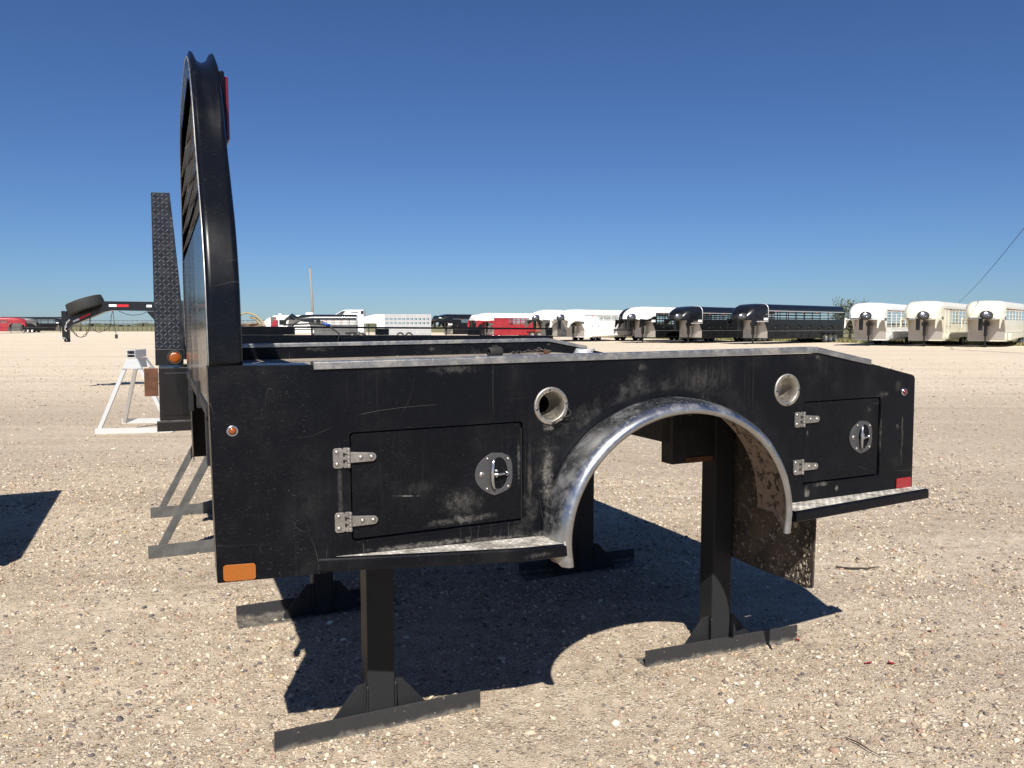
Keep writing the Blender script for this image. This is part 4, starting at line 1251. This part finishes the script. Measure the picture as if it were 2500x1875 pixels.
lay_chain('c', [(0.16, -0.09, 1.46), (0.21, -0.09, 1.35), (0.31, -0.09, 1.24), (0.40, -0.09, 1.22), (0.50, -0.09, 1.28), (0.57, -0.09, 1.42), (0.60, -0.09, 1.56), (0.61, -0.09, 1.68)], 0.019, 0.0065).build('safety_chain', M['chain'], e)
lay_chain('c', [(0.14, -0.09, 1.62), (0.07, -0.09, 1.55), (0.03, -0.10, 1.40), (0.06, -0.10, 1.36)], 0.018, 0.006).build('safety_chain', M['galv'], e)
mb = MB().tube([(1.11, -0.05, 1.83), (1.07, -0.05, 1.7), (1.05, -0.05, 1.48), (0.95, -0.05, 1.40), (0.78, -0.05, 1.33), (0.66, -0.05, 1.38), (0.60, -0.05, 1.5)], 0.008, 6)
mb.tube([(1.12, -0.05, 1.83), (1.13, -0.05, 1.65), (1.15, -0.05, 1.42), (1.17, -0.05, 1.30)], 0.007, 6)
mb.tube([(1.25, -0.05, 1.83), (1.4, -0.05, 1.76), (1.56, -0.05, 1.73), (1.75, -0.05, 1.75), (1.88, -0.05, 1.80)], 0.007, 6); mb.build('brake_cable', M['rubber'], e)
MB().box((1.15, -0.08, 1.19), (1.20, -0.03, 1.29)).build('plug', M['rubber'], e, 0.008)
MB().bar((0.03, -0.09, 1.19), (-0.13, -0.10, 1.25), 0.015, 0.015).build('latch_pin', M['galv'], e)

# ---------------------------------------------------------------- livestock trailers
def roof_loft(mb, stations):
    """stations: (x, halfwidth, z_low, z_high, shoulder radius) -> open-bottom roof shell"""
    rows = []
    for (x, hw, zl, zh, r) in stations:
        row = [(x, -hw, zl), (x, -hw, zh - r)]
        for k in range(1, 6):
            a = radians(90 * k / 6)
            row.append((x, -hw + r * (1 - cos(a)), zh - r + r * sin(a)))
        row.append((x, -hw + r, zh)); row.append((x, 0, zh + 0.03)); row.append((x, hw - r, zh))
        for k in range(5, 0, -1):
            a = radians(90 * k / 6)
            row.append((x, hw - r * (1 - cos(a)), zh - r + r * sin(a)))
        row += [(x, hw, zh - r), (x, hw, zl)]
        rows.append(row)
    mb.grid(rows)
    mb.add(rows[-1], [tuple(range(len(rows[-1])))]); mb.add(rows[0], [tuple(range(len(rows[0]) - 1, -1, -1))])
    return mb

def stock_trailer(px, D, psi, L, H, body, roof, label, plate_m='t_plate', slats=4, zs=1.55, wheels=2, spare=True, solid_front=0.0, fenderbox=False, braces=False, hw=1.12, name='livestock_trailer', wx=0.68, window=False, nose=2.3, nodeck=False, group='gooseneck livestock trailers parked across the lot', side=-1, trim=None, openrear=0.0, logo=True, nw=1.0):
    """origin: ground below the camera-side bottom corner of the front plate. local +x to the rear; the body spans y = 0..2hw (side=-1) """
    X0 = (px - 1250) / 1880 * D
    e = empty(name, (X0, D, 0), (0, 0, radians(psi)), label=label, cat='trailer', group=group)
    Wf = 2 * hw if side < 0 else -2 * hw
    yn, yf = 0.0, Wf                       # near (camera) side and far side
    yc = Wf / 2
    b = M[body]; rf = M[roof]
    zr = H - 0.80                           # roof shell's lower edge
    s_ = 1 if Wf > 0 else -1
    def ybox(x0, z0, x1, z1, o0=0.0, o1=0.04):
        """a sheet on the near side"""
        a, c_ = sorted((yn + s_ * o0, yn + s_ * o1))
        return (x0, a, z0), (x1, c_, z1)
    def fbox(x0, z0, x1, z1, o0=0.0, o1=0.04):
        a, c_ = sorted((yf - s_ * o0, yf - s_ * o1))
        return (x0, a, z0), (x1, c_, z1)
    LR = L - openrear
    # roof
    mb = MB()
    st = [(-nose, hw * 0.62 * nw, 2.02, 2.30, 0.22), (-nose + 0.25, hw * 0.80, 1.95, 2.62, 0.38), (-nose + 0.7, hw * 0.94, 1.95, H - 0.22, 0.48), (-nose + 1.2, hw, 1.95, H - 0.05, 0.5), (-0.3, hw, zr, H, 0.45), (0.0, hw, zr, H, 0.42)]
    roof_loft(mb, st)
    mb.v = [(x, y + yc, z_) for x, y, z_ in mb.v]
    mb.build('nose', rf, e)
    mb = MB()
    zs2 = H - 0.52
    roof_loft(mb, [(0.002, hw, zs2, H - 0.01, 0.42), (LR, hw, zs2, H - 0.01, 0.42)])
    mb.v = [(x, y + yc, z_) for x, y, z_ in mb.v]
    mb.build('roof', rf, e)
    if trim:
        mb = MB().box(*ybox(-1.6, zr - 0.62, 0.0, zr - 0.56, -0.02, 0.0)); mb.box(*ybox(0.0, zs2 - 0.05, LR, zs2, -0.02, 0.0))
        rows = []
        pa = [(0.0, -hw - 0.012, zr - 0.6), (0.0, -hw - 0.012, H - 0.44)] + [(0.0, -hw - 0.012 + 0.43 * (1 - cos(radians(a))), H - 0.44 + 0.45 * sin(radians(a))) for a in (20, 40, 60, 80)] + [(0.0, 0, H + 0.03)]
        mb.tube([(x, s_ * y + yc if s_ > 0 else -y + yc, z_) for x, y, z_ in pa], 0.03, 6)
        mb.build('trim', M[trim], e)
    # nose side skirts with the drop at the coupler
    nose_poly = [(-0.002, 1.02), (-0.002, zr + 0.0), (-nose + 1.0, 1.97), (-nose + 0.05, 2.03), (-nose - 0.05, 1.30), (-nose + 0.12, 1.30), (-nose + 0.35, 1.60), (-nose + 0.9, 1.86), (-0.55, 1.86)]
    for yy in (yn + s_ * 0.006, yf - s_ * 0.006):
        a = plate('nose_side', nose_poly, [], yy - 0.02 * 1, yy + 0.02, b, e)
    MB().box((-nose - 0.04, yc - 0.12, 1.15), (-nose + 0.14, yc + 0.12, 1.95)).build('coupler', M['t_black'], e)
    MB().box((-nose + 0.1, min(yn, yf) + 0.05, 1.90), (-0.01, max(yn, yf) - 0.05, 1.94)).build('nose_floor', b, e)
    # front plate
    MB().box((-0.012, min(yn, yf) + 0.02, 0.48), (-0.002, max(yn, yf) - 0.02, 1.90)).build('front_plate', M[plate_m], e)
    # jack leg
    jk = MB().box((-0.42, yc - 0.09, 0.75), (-0.24, yc + 0.09, 1.86)).build('jack', M['t_black'], e)
    MB().box((-0.50, yc - 0.24, 1.45), (-0.2, yc + 0.16, 1.72)).build('battery_box', M['t_black'], jk)
    MB().box((-0.375, yc - 0.045, 0.02), (-0.285, yc + 0.045, 0.75)).build('jack_leg', M['t_black'], jk)
    MB().box((-0.45, yc - 0.12, 0.0), (-0.21, yc + 0.12, 0.02)).build('jack_foot', M['t_black'], jk)
    # floor frame and lower walls
    MB().box((0.0, min(yn, yf) + 0.01, 0.40), (L, max(yn, yf) - 0.01, 0.52)).build('floor_frame', b, e)
    MB().box(*ybox(0.0, 0.525, LR, zs)).build('side_wall', b, e)
    MB().box(*fbox(0.0, 0.525, LR, zs)).build('side_wall', b, e)
    if solid_front:
        MB().box(*ybox(0.0, zs + 0.002, solid_front, zs2 - 0.052, 0.0, 0.03)).build('front_side_panel', b, e)
        for xx in (0.45, solid_front - 0.15) if solid_front > 1.2 else (0.1,):
            d = MB().box(*ybox(xx, 0.62, xx + 0.62, zs2 - 0.15, -0.015, 0.0)).build('side_door', b, e)
            MB().box(*ybox(xx + 0.5, 1.35, xx + 0.56, 1.5, -0.04, -0.016)).build('handle', M['t_grey'], d)
            if window:
                MB().box(*ybox(xx + 0.12, 1.6, xx + 0.5, 2.0, -0.02, -0.016)).build('window', M['glass'], d)
    # slats: horizontal bars with posts
    npost = max(4, int(L / 1.25))
    x0 = solid_front + 0.05
    for i in range(npost + 1):
        x = x0 + (LR - x0 - 0.05) * i / npost
        for bx in (ybox, fbox):
            MB().box(*bx(x - 0.025, zs + 0.002, x + 0.025, zs2 - 0.002, 0.005, 0.045)).build('post', b, e)
    for i in range(slats):
        z_ = zs + (zs2 - zs) * (i + 0.5) / slats
        hh = 0.028 if slats < 6 else 0.02
        for bx in (ybox, fbox):
            MB().box(*bx(x0, z_ - hh, LR, z_ + hh, 0.012, 0.036)).build('slat', b, e)
    MB().box((L - 0.04, min(yn, yf), 0.52), (L, max(yn, yf), 1.3)).build('tail_gate', b, e)
    # outward stringers, rub rails, tread runner
    MB().box(*ybox(0.0, 1.02, LR, 1.06, -0.025, -0.002)).build('rub_rail', M['t_grey'] if body == 't_black' else b, e)
    if braces:
        for i in range(6):
            x = 0.9 + i * (LR - 1.8) / 6
            MB().tube([(x, yn - s_ * 0.03, 1.10), (x + 0.22, yn - s_ * 0.03, 1.42), (x + 0.5, yn - s_ * 0.03, 1.5), (x + 0.75, yn - s_ * 0.03, 1.25)], 0.022, 6).build('side_brace', b, e)
        for i in range(5):
            x = 1.2 + i * (LR * 0.6 - 1.0) / 5
            MB().bar((x, yn - s_ * 0.02, 0.55), (x + 0.35, yn - s_ * 0.02, 0.95), 0.03, 0.05).build('diagonal_brace', b, e)
    if slats:
        for i in range(5):
            x = 1.0 + i * (LR - 1.6) / 5
            MB().box(*ybox(x, zs2 - 0.12, x + 0.10, zs2 - 0.05, -0.04, -0.021)).build('clearance_lamp', M['marker'], e)
    # wheels
    r = 0.39
    for i in range(wheels):
        x = L * wx + (i - (wheels - 1) / 2) * 0.86
        wheel(e, x, yn - s_ * 0.02 if True else 0, r, r, 0.24, True, 22)
        wheel(e, x, yf + s_ * 0.02, r, r, 0.24, True, 16)
    xf0 = L * wx - wheels * 0.45 - 0.2; xf1 = L * wx + wheels * 0.45 + 0.2
    a, c_ = sorted((yn - s_ * 0.20, yn + s_ * 0.0))
    MB().box((xf0, a, 0.83), (xf1, c_, 0.87)).build('wheel_fender', b, e)
    if fenderbox:
        mb = MB()
        poly = [(0.9, 0.50), (xf0 + 0.1, 0.62), (xf1, 0.62), (xf1, 0.98), (1.2, 0.98), (0.85, 0.95)]
        mb.prism(poly, 'y', *sorted((yn - s_ * 0.22, yn - s_ * 0.03))); mb.build('running_board', b, e)
    if spare:
        sp = empty('spare_tyre', (-nose - 0.12, yc - s_ * 0.35, 2.17)); sp.parent = e
        sp.rotation_euler = (radians(12), radians(-40), 0)
        MB().lathe([(0.20, -0.11), (0.33, -0.11), (0.38, -0.07), (0.39, 0.0), (0.38, 0.07), (0.33, 0.11), (0.20, 0.11)], (0, 0, 0), 'z', 24).build('tyre', M['rubber'], sp)
        MB().lathe([(0.0, 0.06), (0.12, 0.05), (0.19, 0.09), (0.21, 0.112), (0.21, -0.10), (0, -0.08)], (0, 0, 0), 'z', 24).build('rim', M['rim'], sp)
    if logo:
        MB().box(*ybox(-0.62, zr - 0.50, -0.08, zr - 0.30, -0.018, -0.014)).build('maker_plate', M['t_grey'] if body != 't_black' else M['t_white'], e)
    return e

T = stock_trailer
# right-hand row of three pale trailers
T(2162, 56, 49, 9.0, 3.12, 't_white', 't_white', 'white livestock trailer standing leftmost of the three pale ones at right', slats=6, zs=1.35, fenderbox=True, nose=2.2)
T(2300, 54.5, 49, 9.5, 3.20, 't_cream', 't_cream', 'middle cream livestock trailer with a shiny mirror-like front plate', slats=4, zs=1.6, solid_front=1.6, fenderbox=True, nose=2.2)
T(2452, 52.5, 49, 9.5, 3.16, 't_cream', 't_cream', 'cream livestock trailer cut off by the right edge of the photo', slats=3, zs=1.85, fenderbox=True, nose=2.2, plate_m='t_plate')
# black triple axle and its row
T(1873, 61, 40, 12.2, 3.18, 't_black', 't_black', 'long black livestock trailer with three axles and open slatted sides', slats=3, zs=1.98, wheels=3, braces=True, trim='galv', nose=2.3, wx=0.80)
T(1713, 64, 43, 12.0, 3.05, 't_black', 't_black', 'black livestock trailer partly hidden behind the long three-axle one', slats=3, zs=1.98, wheels=2, braces=True, trim='galv', nose=2.2, wx=0.8)
T(1600, 65.5, 43, 12.0, 3.06, 't_black', 't_white', 'black livestock trailer with a white roof, between white and black ones', slats=6, zs=1.25, wheels=2, nose=2.2, braces=True)
T(1590, 72, 43, 10.0, 3.12, 't_black', 't_black', 'black roofed trailer nose peeping out behind the white-roofed black trailer', slats=3, nose=2.6)
T(1427, 70, 42, 9.0, 2.92, 't_white', 't_white', 'white livestock trailer with a solid door section and small slat windows', slats=3, zs=1.95, solid_front=1.5, fenderbox=True, nose=2.2, wx=0.85)
T(1361, 73, 43, 8.0, 2.95, 't_grey', 't_white', 'white-roofed trailer with grey front, leftmost of the right-hand row', slats=3, zs=1.8, solid_front=1.0, nose=2.0)
T(1206, 84, 28, 8.6, 2.82, 't_red', 't_white', 'red livestock trailer with white roof over its front half and open pen behind', slats=4, zs=1.55, solid_front=1.4, wheels=2, nose=2.1, openrear=3.4, spare=False, wx=0.6)
T(1106, 92, 32, 8.5, 2.80, 't_black', 't_black', 'small black livestock trailer left of the red one', slats=4, zs=1.8, solid_front=1.0, nose=1.9, spare=False)
# red trailer's open rear pen rails
e = [x for x in C.objects if x.get('label', '').startswith('red livestock')][0]
for i in range(5):
    z_ = 0.9 + i * 0.28
    MB().bar((5.2, 0.0, z_), (8.55, 0.0, z_), 0.04, 0.05).build('pen_rail', M['t_red'], e)
    MB().bar((5.2, 2.24, z_), (8.55, 2.24, z_), 0.04, 0.05).build('pen_rail', M['t_red'], e)
for i in range(5):
    for yy in (0.0, 2.24):
        MB().box((5.25 + i * 0.8, yy - 0.03, 0.52), (5.31 + i * 0.8, yy + 0.03, 2.06)).build('pen_post', M['t_red'], e)
# middle group
T(768, 74, 8, 4.0, 2.52, 't_grey', 't_black', 'open black-roofed gooseneck trailer with silver side panels in front of the camper', slats=3, zs=1.55, wheels=2, spare=True, nose=2.4, wx=1.0, solid_front=0.9, window=True, plate_m='t_black')
e = empty('motorhome', ((816 - 1250) / 1880 * 86, 86, 0), (0, 0, radians(4)), label='tall white motorhome with a slanted dark windscreen above the black-roofed trailer', cat='motorhome')
MB().prism([(0, 0.5), (3.3, 0.5), (3.3, 3.2), (1.35, 3.2), (1.0, 3.14), (0.3, 2.75), (0.0, 2.6)], 'y', 0, 2.4).build('body', M['t_white'], e, 0.04)
o = MB().prism([(0.32, 2.70), (1.02, 3.10), (1.35, 3.10), (1.05, 2.70)], 'y', -0.015, -0.002).build('side_window', M['t_grey'], e)
MB().prism([(0.62, 2.78), (0.95, 2.98), (1.1, 2.98), (0.98, 2.78)], 'y', -0.025, -0.016).build('pane', M['glass'], o)
MB().box((1.9, -0.012, 2.86), (2.75, -0.002, 2.96)).build('lettering_strip', M['t_grey'], e)
MB().box((3.0, -0.012, 2.72), (3.28, -0.002, 3.12)).build('rear_window', M['glass'], e)
MB().box((0.4, -0.012, 1.2), (3.2, -0.002, 1.35)).build('stripe', M['t_grey'], e)
for x in (0.8, 2.6): wheel(e, x, 0.05, 0.42, 0.42, 0.25)
# aluminium pot trailer with two rows of slots
def slot_trailer():
    D = 80
    e = empty('cattle_trailer', ((921 - 1250) / 1880 * D, D, 0), (0, 0, radians(9)), label='silver aluminium cattle trailer with two rows of oval slots and white nose', cat='trailer', group='gooseneck livestock trailers parked across the lot')
    L, H = 5.6, 2.60
    slots = []
    for r_ in range(2):
        for i in range(11):
            x = 0.9 + i * 0.42
            slots.append(rrect(x, 1.62 + r_ * 0.42, x + 0.30, 1.82 + r_ * 0.42, 0.06, 3))
    plate('side_wall', [(0.82, 0.5), (L, 0.5), (L, H), (0.82, H)], slots, 0, 0.04, M['t_silver'], e)
    plate('side_wall', [(0.0, 0.5), (L, 0.5), (L, H), (0.0, H)], slots, 2.2, 2.24, M['t_silver'], e)
    for k in range(5):
        MB().box((0.83, -0.02, 0.62 + 0.17 * k), (L, -0.001, 0.66 + 0.17 * k)).build('side_rib', M['t_silver'], e)
    MB().box((0.0, 0.0, 0.5), (0.815, 0.04, H)).build('door_panel', M['t_white'], e)
    MB().box((0.0, 0.0, H + 0.001), (L, 2.24, H + 0.05)).build('roof', M['t_silver'], e)
    MB().prism([(0, 1.7), (0, H), (-0.3, H), (-2.5, 2.05), (-2.6, 1.4), (-2.4, 1.4), (-2.2, 1.7)], 'y', 0.05, 2.2).build('nose', M['t_white'], e)
    MB().box((0.0, 0.05, 0.42), (L, 2.2, 0.50)).build('floor_frame', M['t_silver'], e)
    MB().box((-0.02, 0.05, 0.5), (-0.005, 2.2, 1.69)).build('front_plate', M['t_silver'], e)
    for x in (2.4, 3.3):
        wheel(e, x, 0.0, 0.39, 0.39, 0.24); wheel(e, x, 2.2, 0.39, 0.39, 0.24)
    MB().box((-0.9, 1.0, 0), (-0.8, 1.1, 1.7)).build('jack', M['t_grey'], e)
slot_trailer()
# white living-quarters camper
D = 92
e = empty('camper_trailer', ((676 - 1250) / 1880 * D, D, 0), (0, 0, radians(5)), label='white camper trailer with a dark window and roof air conditioners', cat='camper')
MB().box((0, 0, 0.55), (10.0, 2.4, 2.68)).build('body', M['t_white'], e, 0.08)
MB().prism([(0, 1.0), (0, 2.66), (-0.2, 2.66), (-1.0, 2.30), (-1.9, 1.5), (-1.9, 1.0)], 'y', 0.1, 2.3).build('nose', M['t_white'], e)
MB().box((-0.65, -0.01, 1.1), (-0.05, 0.09, 2.5)).build('nose_panel', M['t_grey'], e, 0.02)
w_ = MB().box((0.35, -0.012, 1.52), (1.2, -0.002, 2.15)).build('window', M['t_grey'], e)
MB().box((0.40, -0.02, 1.58), (1.15, -0.0125, 2.09)).build('pane', M['glass'], w_)
for x in (0.1, 3.3):
    MB().prism([(x, 2.685), (x + (0.4 if x < 1 else 0.95), 2.685), (x + (0.3 if x < 1 else 0.85), 2.90 if x < 1 else 3.02), (x + 0.1, 2.90 if x < 1 else 3.02)], 'y', 0.7, 1.6).build('roof_unit', M['t_white'], e)
MB().box((0.0, -0.014, 0.9), (10.0, -0.003, 1.05)).build('stripe', M['t_grey'], e)
for x in (5.2, 6.1): wheel(e, x, 0.02, 0.37, 0.37, 0.24)
MB().box((-1.7, 1.1, 0), (-1.6, 1.3, 1.0)).build('jack', M['t_grey'], e)

# left group, noses pointing right
T(139, 160, 184, 11.0, 3.20, 't_black', 't_black', 'long black livestock trailer at far left, nose pointing right', slats=3, zs=1.9, wheels=3, nose=2.8, spare=False, side=1, wx=0.5, group='livestock trailers at the far left')
T(52, 150, 200, 9.0, 2.95, 't_grey', 't_grey', 'dark grey trailer nose between the red one and the long black one, far left', slats=3, zs=1.9, wheels=2, nose=2.8, spare=False, side=1, group='livestock trailers at the far left')
T(22, 142, 205, 9.0, 2.95, 't_red', 't_red', 'bright red livestock trailer cut off by the left edge of the photo', slats=3, zs=1.9, wheels=2, nose=2.8, spare=False, side=1, group='livestock trailers at the far left')

# ---------------------------------------------------------------- scrap bin with bent hoses and a red funnel, seen between rack and camper
D = 30
e = empty('scrap_bin', ((592 - 1250) / 1880 * D, D, 0), (0, 0, 0.1), label='low dark bin heaped with old planks beyond the truck bed', cat='bin')
MB().box((-0.4, 0, 0.12), (1.35, 1.2, 0.16)).build('floor', M['frame'], e)
mb = MB().box((-0.4, 0, 0.16), (1.35, 0.03, 1.42)); mb.box((-0.4, 1.17, 0.16), (1.35, 1.2, 1.42)); mb.box((-0.4, 0.03, 0.16), (-0.37, 1.17, 1.42)); mb.box((1.32, 0.03, 0.16), (1.35, 1.17, 1.42)); mb.build('wall', M['frame'], e)
for x in (-0.3, 1.15):
    MB().box((x, 0.05, 0), (x + 0.1, 1.15, 0.118)).build('skid', M['frame'], e)
for k in range(16):
    x = random.uniform(-0.3, 0.2); z_ = 1.36 + random.uniform(0, 0.22)
    MB().bar((x, random.uniform(0.1, 0.9), z_), (x + random.uniform(0.5, 0.85), random.uniform(0.1, 0.9), z_ + random.uniform(-0.1, 0.08)), 0.10, 0.03).build('plank', M['wood'], e)
e2 = empty('bent_hose', ((592 - 1250) / 1880 * D, D + 0.3, 1.3), (0, 0, 0), label='stiff faded hose arching out of the scrap bin', cat='hose')
mb = MB()
mb.tube([(-0.25, 0, 0.5), (-0.05, 0, 0.66), (0.15, 0, 0.68), (0.42, 0, 0.60), (0.65, 0, 0.42), (0.8, 0, 0.2), (0.9, 0, 0.0)], 0.035, 8)
mb.tube([(0.2, 0.1, 0.52), (0.42, 0.1, 0.45), (0.6, 0.1, 0.25), (0.72, 0.1, 0.1), (0.8, 0.1, -0.05)], 0.05, 8)
mb.build('hose_run', M['hose'], e2)
e3 = empty('red_jug', ((592 - 1250) / 1880 * D + 1.15, D + 0.4, 1.25), label='red plastic container standing in the scrap bin', cat='container')
MB().prism([(-0.18, 0), (0.14, 0), (0.12, 0.45), (0.02, 0.5), (-0.06, 0.35)], 'y', -0.1, 0.1).build('jug_body', M['t_red'], e3, 0.02)
MB().tube([(0.02, 0, 0.48), (0.06, 0, 0.56)], 0.03, 8).build('spout', M['t_red'], e3)

# ---------------------------------------------------------------- poles, wire, fences, tree
def pole(px, D, h_, r, label, cross=False):
    e = empty('utility_pole', ((px - 1250) / 1880 * D, D, 0), label=label, cat='pole')
    MB().tube([(0, 0, 0), (0.05, 0, h_ * 0.5), (-0.02 * h_, 0, h_)], [r * 1.2, r, r * 0.75], 10).build('mast', M['pole'], e)
    MB().lathe([(0, 0), (0.05, 0), (0.06, 0.08), (0.0, 0.16)], (-0.02 * h_, 0, h_), 'z', 8).build('insulator', M['t_grey'], e)
    if cross:
        MB().bar((-1.2, 0, h_ - 0.5), (0.8, 0, h_ - 0.3), 0.12, 0.12).build('cross_arm', M['pole'], e)
    return e
pole(764, 95, 8.5, 0.15, 'tall weathered wooden pole rising behind the camper')
pole(199, 190, 7.8, 0.20, 'thin distant pole standing beyond the gooseneck spare tyre', True)
e = empty('power_line', (0, 0, 0), label='thin dark power line slanting down behind the cream trailers', cat='wire')
a = Vector(((2332 - 1250) / 1880 * 120, 120, 1.5 + (794 - 742) / 1880 * 120)); b = Vector(((2540 - 1250) / 1880 * 40, 40, 1.5 + (794 - 488) / 1880 * 40))
pts = [a.lerp(b, f / 10) - Vector((0, 0, 0.4 * sin(pi * f / 10))) for f in range(11)]
MB().tube(pts, 0.018, 6).build('wire', M['rubber'], e)
pt = empty('utility_pole', (a.x, a.y, 0), label='short pole hidden behind the cream trailers carrying the power line', cat='pole')
MB().tube([(0, 0, 0), (0, 0, a.z + 0.1)], 0.1, 8).build('mast', M['pole'], pt)
pt2 = empty('utility_pole', (b.x, b.y, 0), label='pole outside the right edge of the photo carrying the power line', cat='pole')
MB().tube([(0, 0, 0), (0, 0, b.z + 0.2)], 0.15, 8).build('mast', M['pole'], pt2)

def pipe_fence(x0, y0, x1, y1, n, h_, rails, label, r=0.04, mat='t_grey'):
    e = empty('pipe_fence', (x0, y0, 0), label=label, cat='fence')
    d = Vector((x1 - x0, y1 - y0, 0))
    for i in range(n + 1):
        p = d * (i / n)
        MB().tube([p, p + Vector((0, 0, h_))], r * 1.2, 6).build('post', M[mat], e)
    for z_ in rails:
        MB().tube([Vector((0, 0, z_)), d + Vector((0, 0, z_))], r, 6).build('rail', M[mat], e)
    return e
pipe_fence(-135, 205, -62, 196, 56, 2.75, (2.7, 1.2, 1.9), 'long tall pipe fence along the grass at far left', 0.06)
pipe_fence(29.5, 72, 50, 64, 8, 1.55, (0.35, 0.75, 1.15, 1.5), 'dark pipe fence across the grass beside the shrubby tree', 0.035)
# low far scrub on the horizon
def leafcloud(n, cx, cy, cz, rx, ry, rz, s_, name, parent=None, hollow=0.35):
    v = rng.normal(0, 1, (n, 3)); v /= np.linalg.norm(v, axis=1)[:, None]
    rad = rng.uniform(hollow, 1, n) ** 0.6
    lob = 1 + 0.28 * np.sin(v[:, 0] * 5 + 1) * np.sin(v[:, 2] * 6) + 0.15 * np.sin(v[:, 1] * 9)
    P = v * (rad * lob)[:, None] * [rx, ry, rz] + [cx, cy, cz]
    P[:, 2] = np.maximum(P[:, 2], 0.02)
    A = rng.normal(0, 1, (n, 3)); A /= np.linalg.norm(A, axis=1)[:, None]
    B = np.cross(A, rng.normal(0, 1, (n, 3))); B /= np.linalg.norm(B, axis=1)[:, None]
    ss = (s_ * rng.uniform(0.6, 1.4, n))[:, None]
    V = np.stack([P - A * ss, P + B * ss * 0.5, P + A * ss, P - B * ss * 0.5], 1).reshape(-1, 3)
    me = bpy.data.meshes.new(name); me.from_pydata(V.tolist(), [], np.arange(4 * n).reshape(-1, 4).tolist()); me.materials.append(M['leaf'])
    return link(name, me, parent)
def tree(px, D, h_, w, label, n=5000):
    e = empty('shrubby_tree', ((px - 1250) / 1880 * D, D, 0), label=label, cat='tree')
    mb = MB()
    mb.tube([(0, 0, 0), (0.05, 0, h_ * 0.25), (0.1, 0, h_ * 0.45)], [0.16, 0.12, 0.08], 8)
    for k in range(9):
        a = k * 2.4; zz = h_ * (0.2 + 0.03 * k)
        mb.tube([(0.05, 0, zz), (cos(a) * w * 0.3, sin(a) * w * 0.3, zz + h_ * 0.22), (cos(a) * w * 0.5, sin(a) * w * 0.5, zz + h_ * 0.42)], [0.07, 0.045, 0.02], 6)
    mb.build('trunk', M['bark'], e)
    for k in range(1):
        leafcloud(n, 0, 0, h_ * 0.62, w * 0.55, w * 0.5, h_ * 0.40, 0.09, 'crown', e, 0.2)
    return e
tree(2073, 74, 3.9, 3.4, 'sparse olive shrubby tree behind the leftmost white trailer', 3000)
mb_n = 5200
xs_ = rng.uniform(-900, 1000, mb_n); ys_ = rng.uniform(900, 1500, mb_n)
hs = np.abs(rng.normal(0, 1.0, mb_n)) * (1 + np.sin(xs_ * 0.013) + 0.6 * np.sin(xs_ * 0.05)) + 0.4
V = []
F = []
for i in range(mb_n):
    w = 6 + 10 * rng.random(); x, y, h_ = xs_[i], ys_[i], min(5.0, hs[i] + 0.8)
    b0 = len(V)
    V += [(x - w, y, 0), (x + w, y, 0), (x + w * 0.5, y, h_), (x - w * 0.5, y, h_ * 0.85), (x, y - w, 0), (x, y + w, 0), (x, y + w * 0.5, h_), (x, y - w * 0.5, h_ * 0.9)]
    F += [(b0, b0 + 1, b0 + 2, b0 + 3), (b0 + 4, b0 + 5, b0 + 6, b0 + 7)]
me = bpy.data.meshes.new('distant_scrub'); me.from_pydata(V, [], F); me.materials.append(M['leaf'])
o = link('distant_scrub', me); tag(o, 'low dark line of scrub along the far horizon', 'scrub', kind='stuff')

# ---------------------------------------------------------------- truck bed just outside the frame at left (casts the shadow on the gravel)
e = empty('parked_flatbed', BX * -4.36 + BY * 4.62, (0, 0, YAW), label='flatbed body outside the left edge whose shadow falls on the gravel', cat='truck bed')
MB().box((0, 0, 1.12), (3.02, 2.25, 1.30)).build('deck', M['frame'], e)
MB().box((0, 0, 0.8), (2.85, 0.3, 1.118)).build('toolbox', M['frame'], e)
MB().box((0, 1.95, 0.8), (2.85, 2.25, 1.118)).build('toolbox', M['frame'], e)
for x in (0.5, 2.3):
    for y in (0.5, 1.7):
        MB().box((x, y, 0), (x + 0.1, y + 0.1, 1.118)).build('post', M['frame'], e)

# ---------------------------------------------------------------- litter
e = empty('stick', (2.13, 4.64, 0), label='curved dark stick lying on the gravel right of the mud flap', cat='stick')
MB().tube([(-0.13, 0.02, 0.012), (-0.05, -0.005, 0.010), (0.05, -0.012, 0.012), (0.13, 0.0, 0.018)], [0.005, 0.006, 0.005, 0.003], 6).build('bark_piece', M['twig'], e)
for (x, y, lab) in ((2.05, 3.67, 'largest red plastic chip, right of the rear stand'), (1.68, 3.31, 'red plastic chip in front of the rear stand'), (1.58, 3.31, 'thin red plastic sliver nearest the rear stand, on the gravel'), (1.36, 3.56, 'dusty red chip lying at the end of the rear stand foot')):
    e = empty('plastic_chip', (x, y, 0.008), (random.uniform(-0.3, 0.3), 0.3, random.uniform(0, 3)), label=lab, cat='chip', group='red plastic chips on the gravel')
    MB().prism([(-0.018, -0.006), (0.0, -0.010), (0.018, -0.004), (0.014, 0.008), (-0.010, 0.009)], 'z', 0, 0.003).build('shard', M['petal'], e)
e = empty('twig', (1.25, 2.62, 0), (0, 0, 2.1), label='thin grey twig lying on the gravel at lower right', cat='twig')
MB().tube([(-0.07, 0, 0.010), (-0.02, 0.006, 0.013), (0.03, -0.004, 0.012), (0.08, 0.0, 0.010)], [0.001, 0.002, 0.003, 0.0012], 6).build('stem', M['twig'], e)
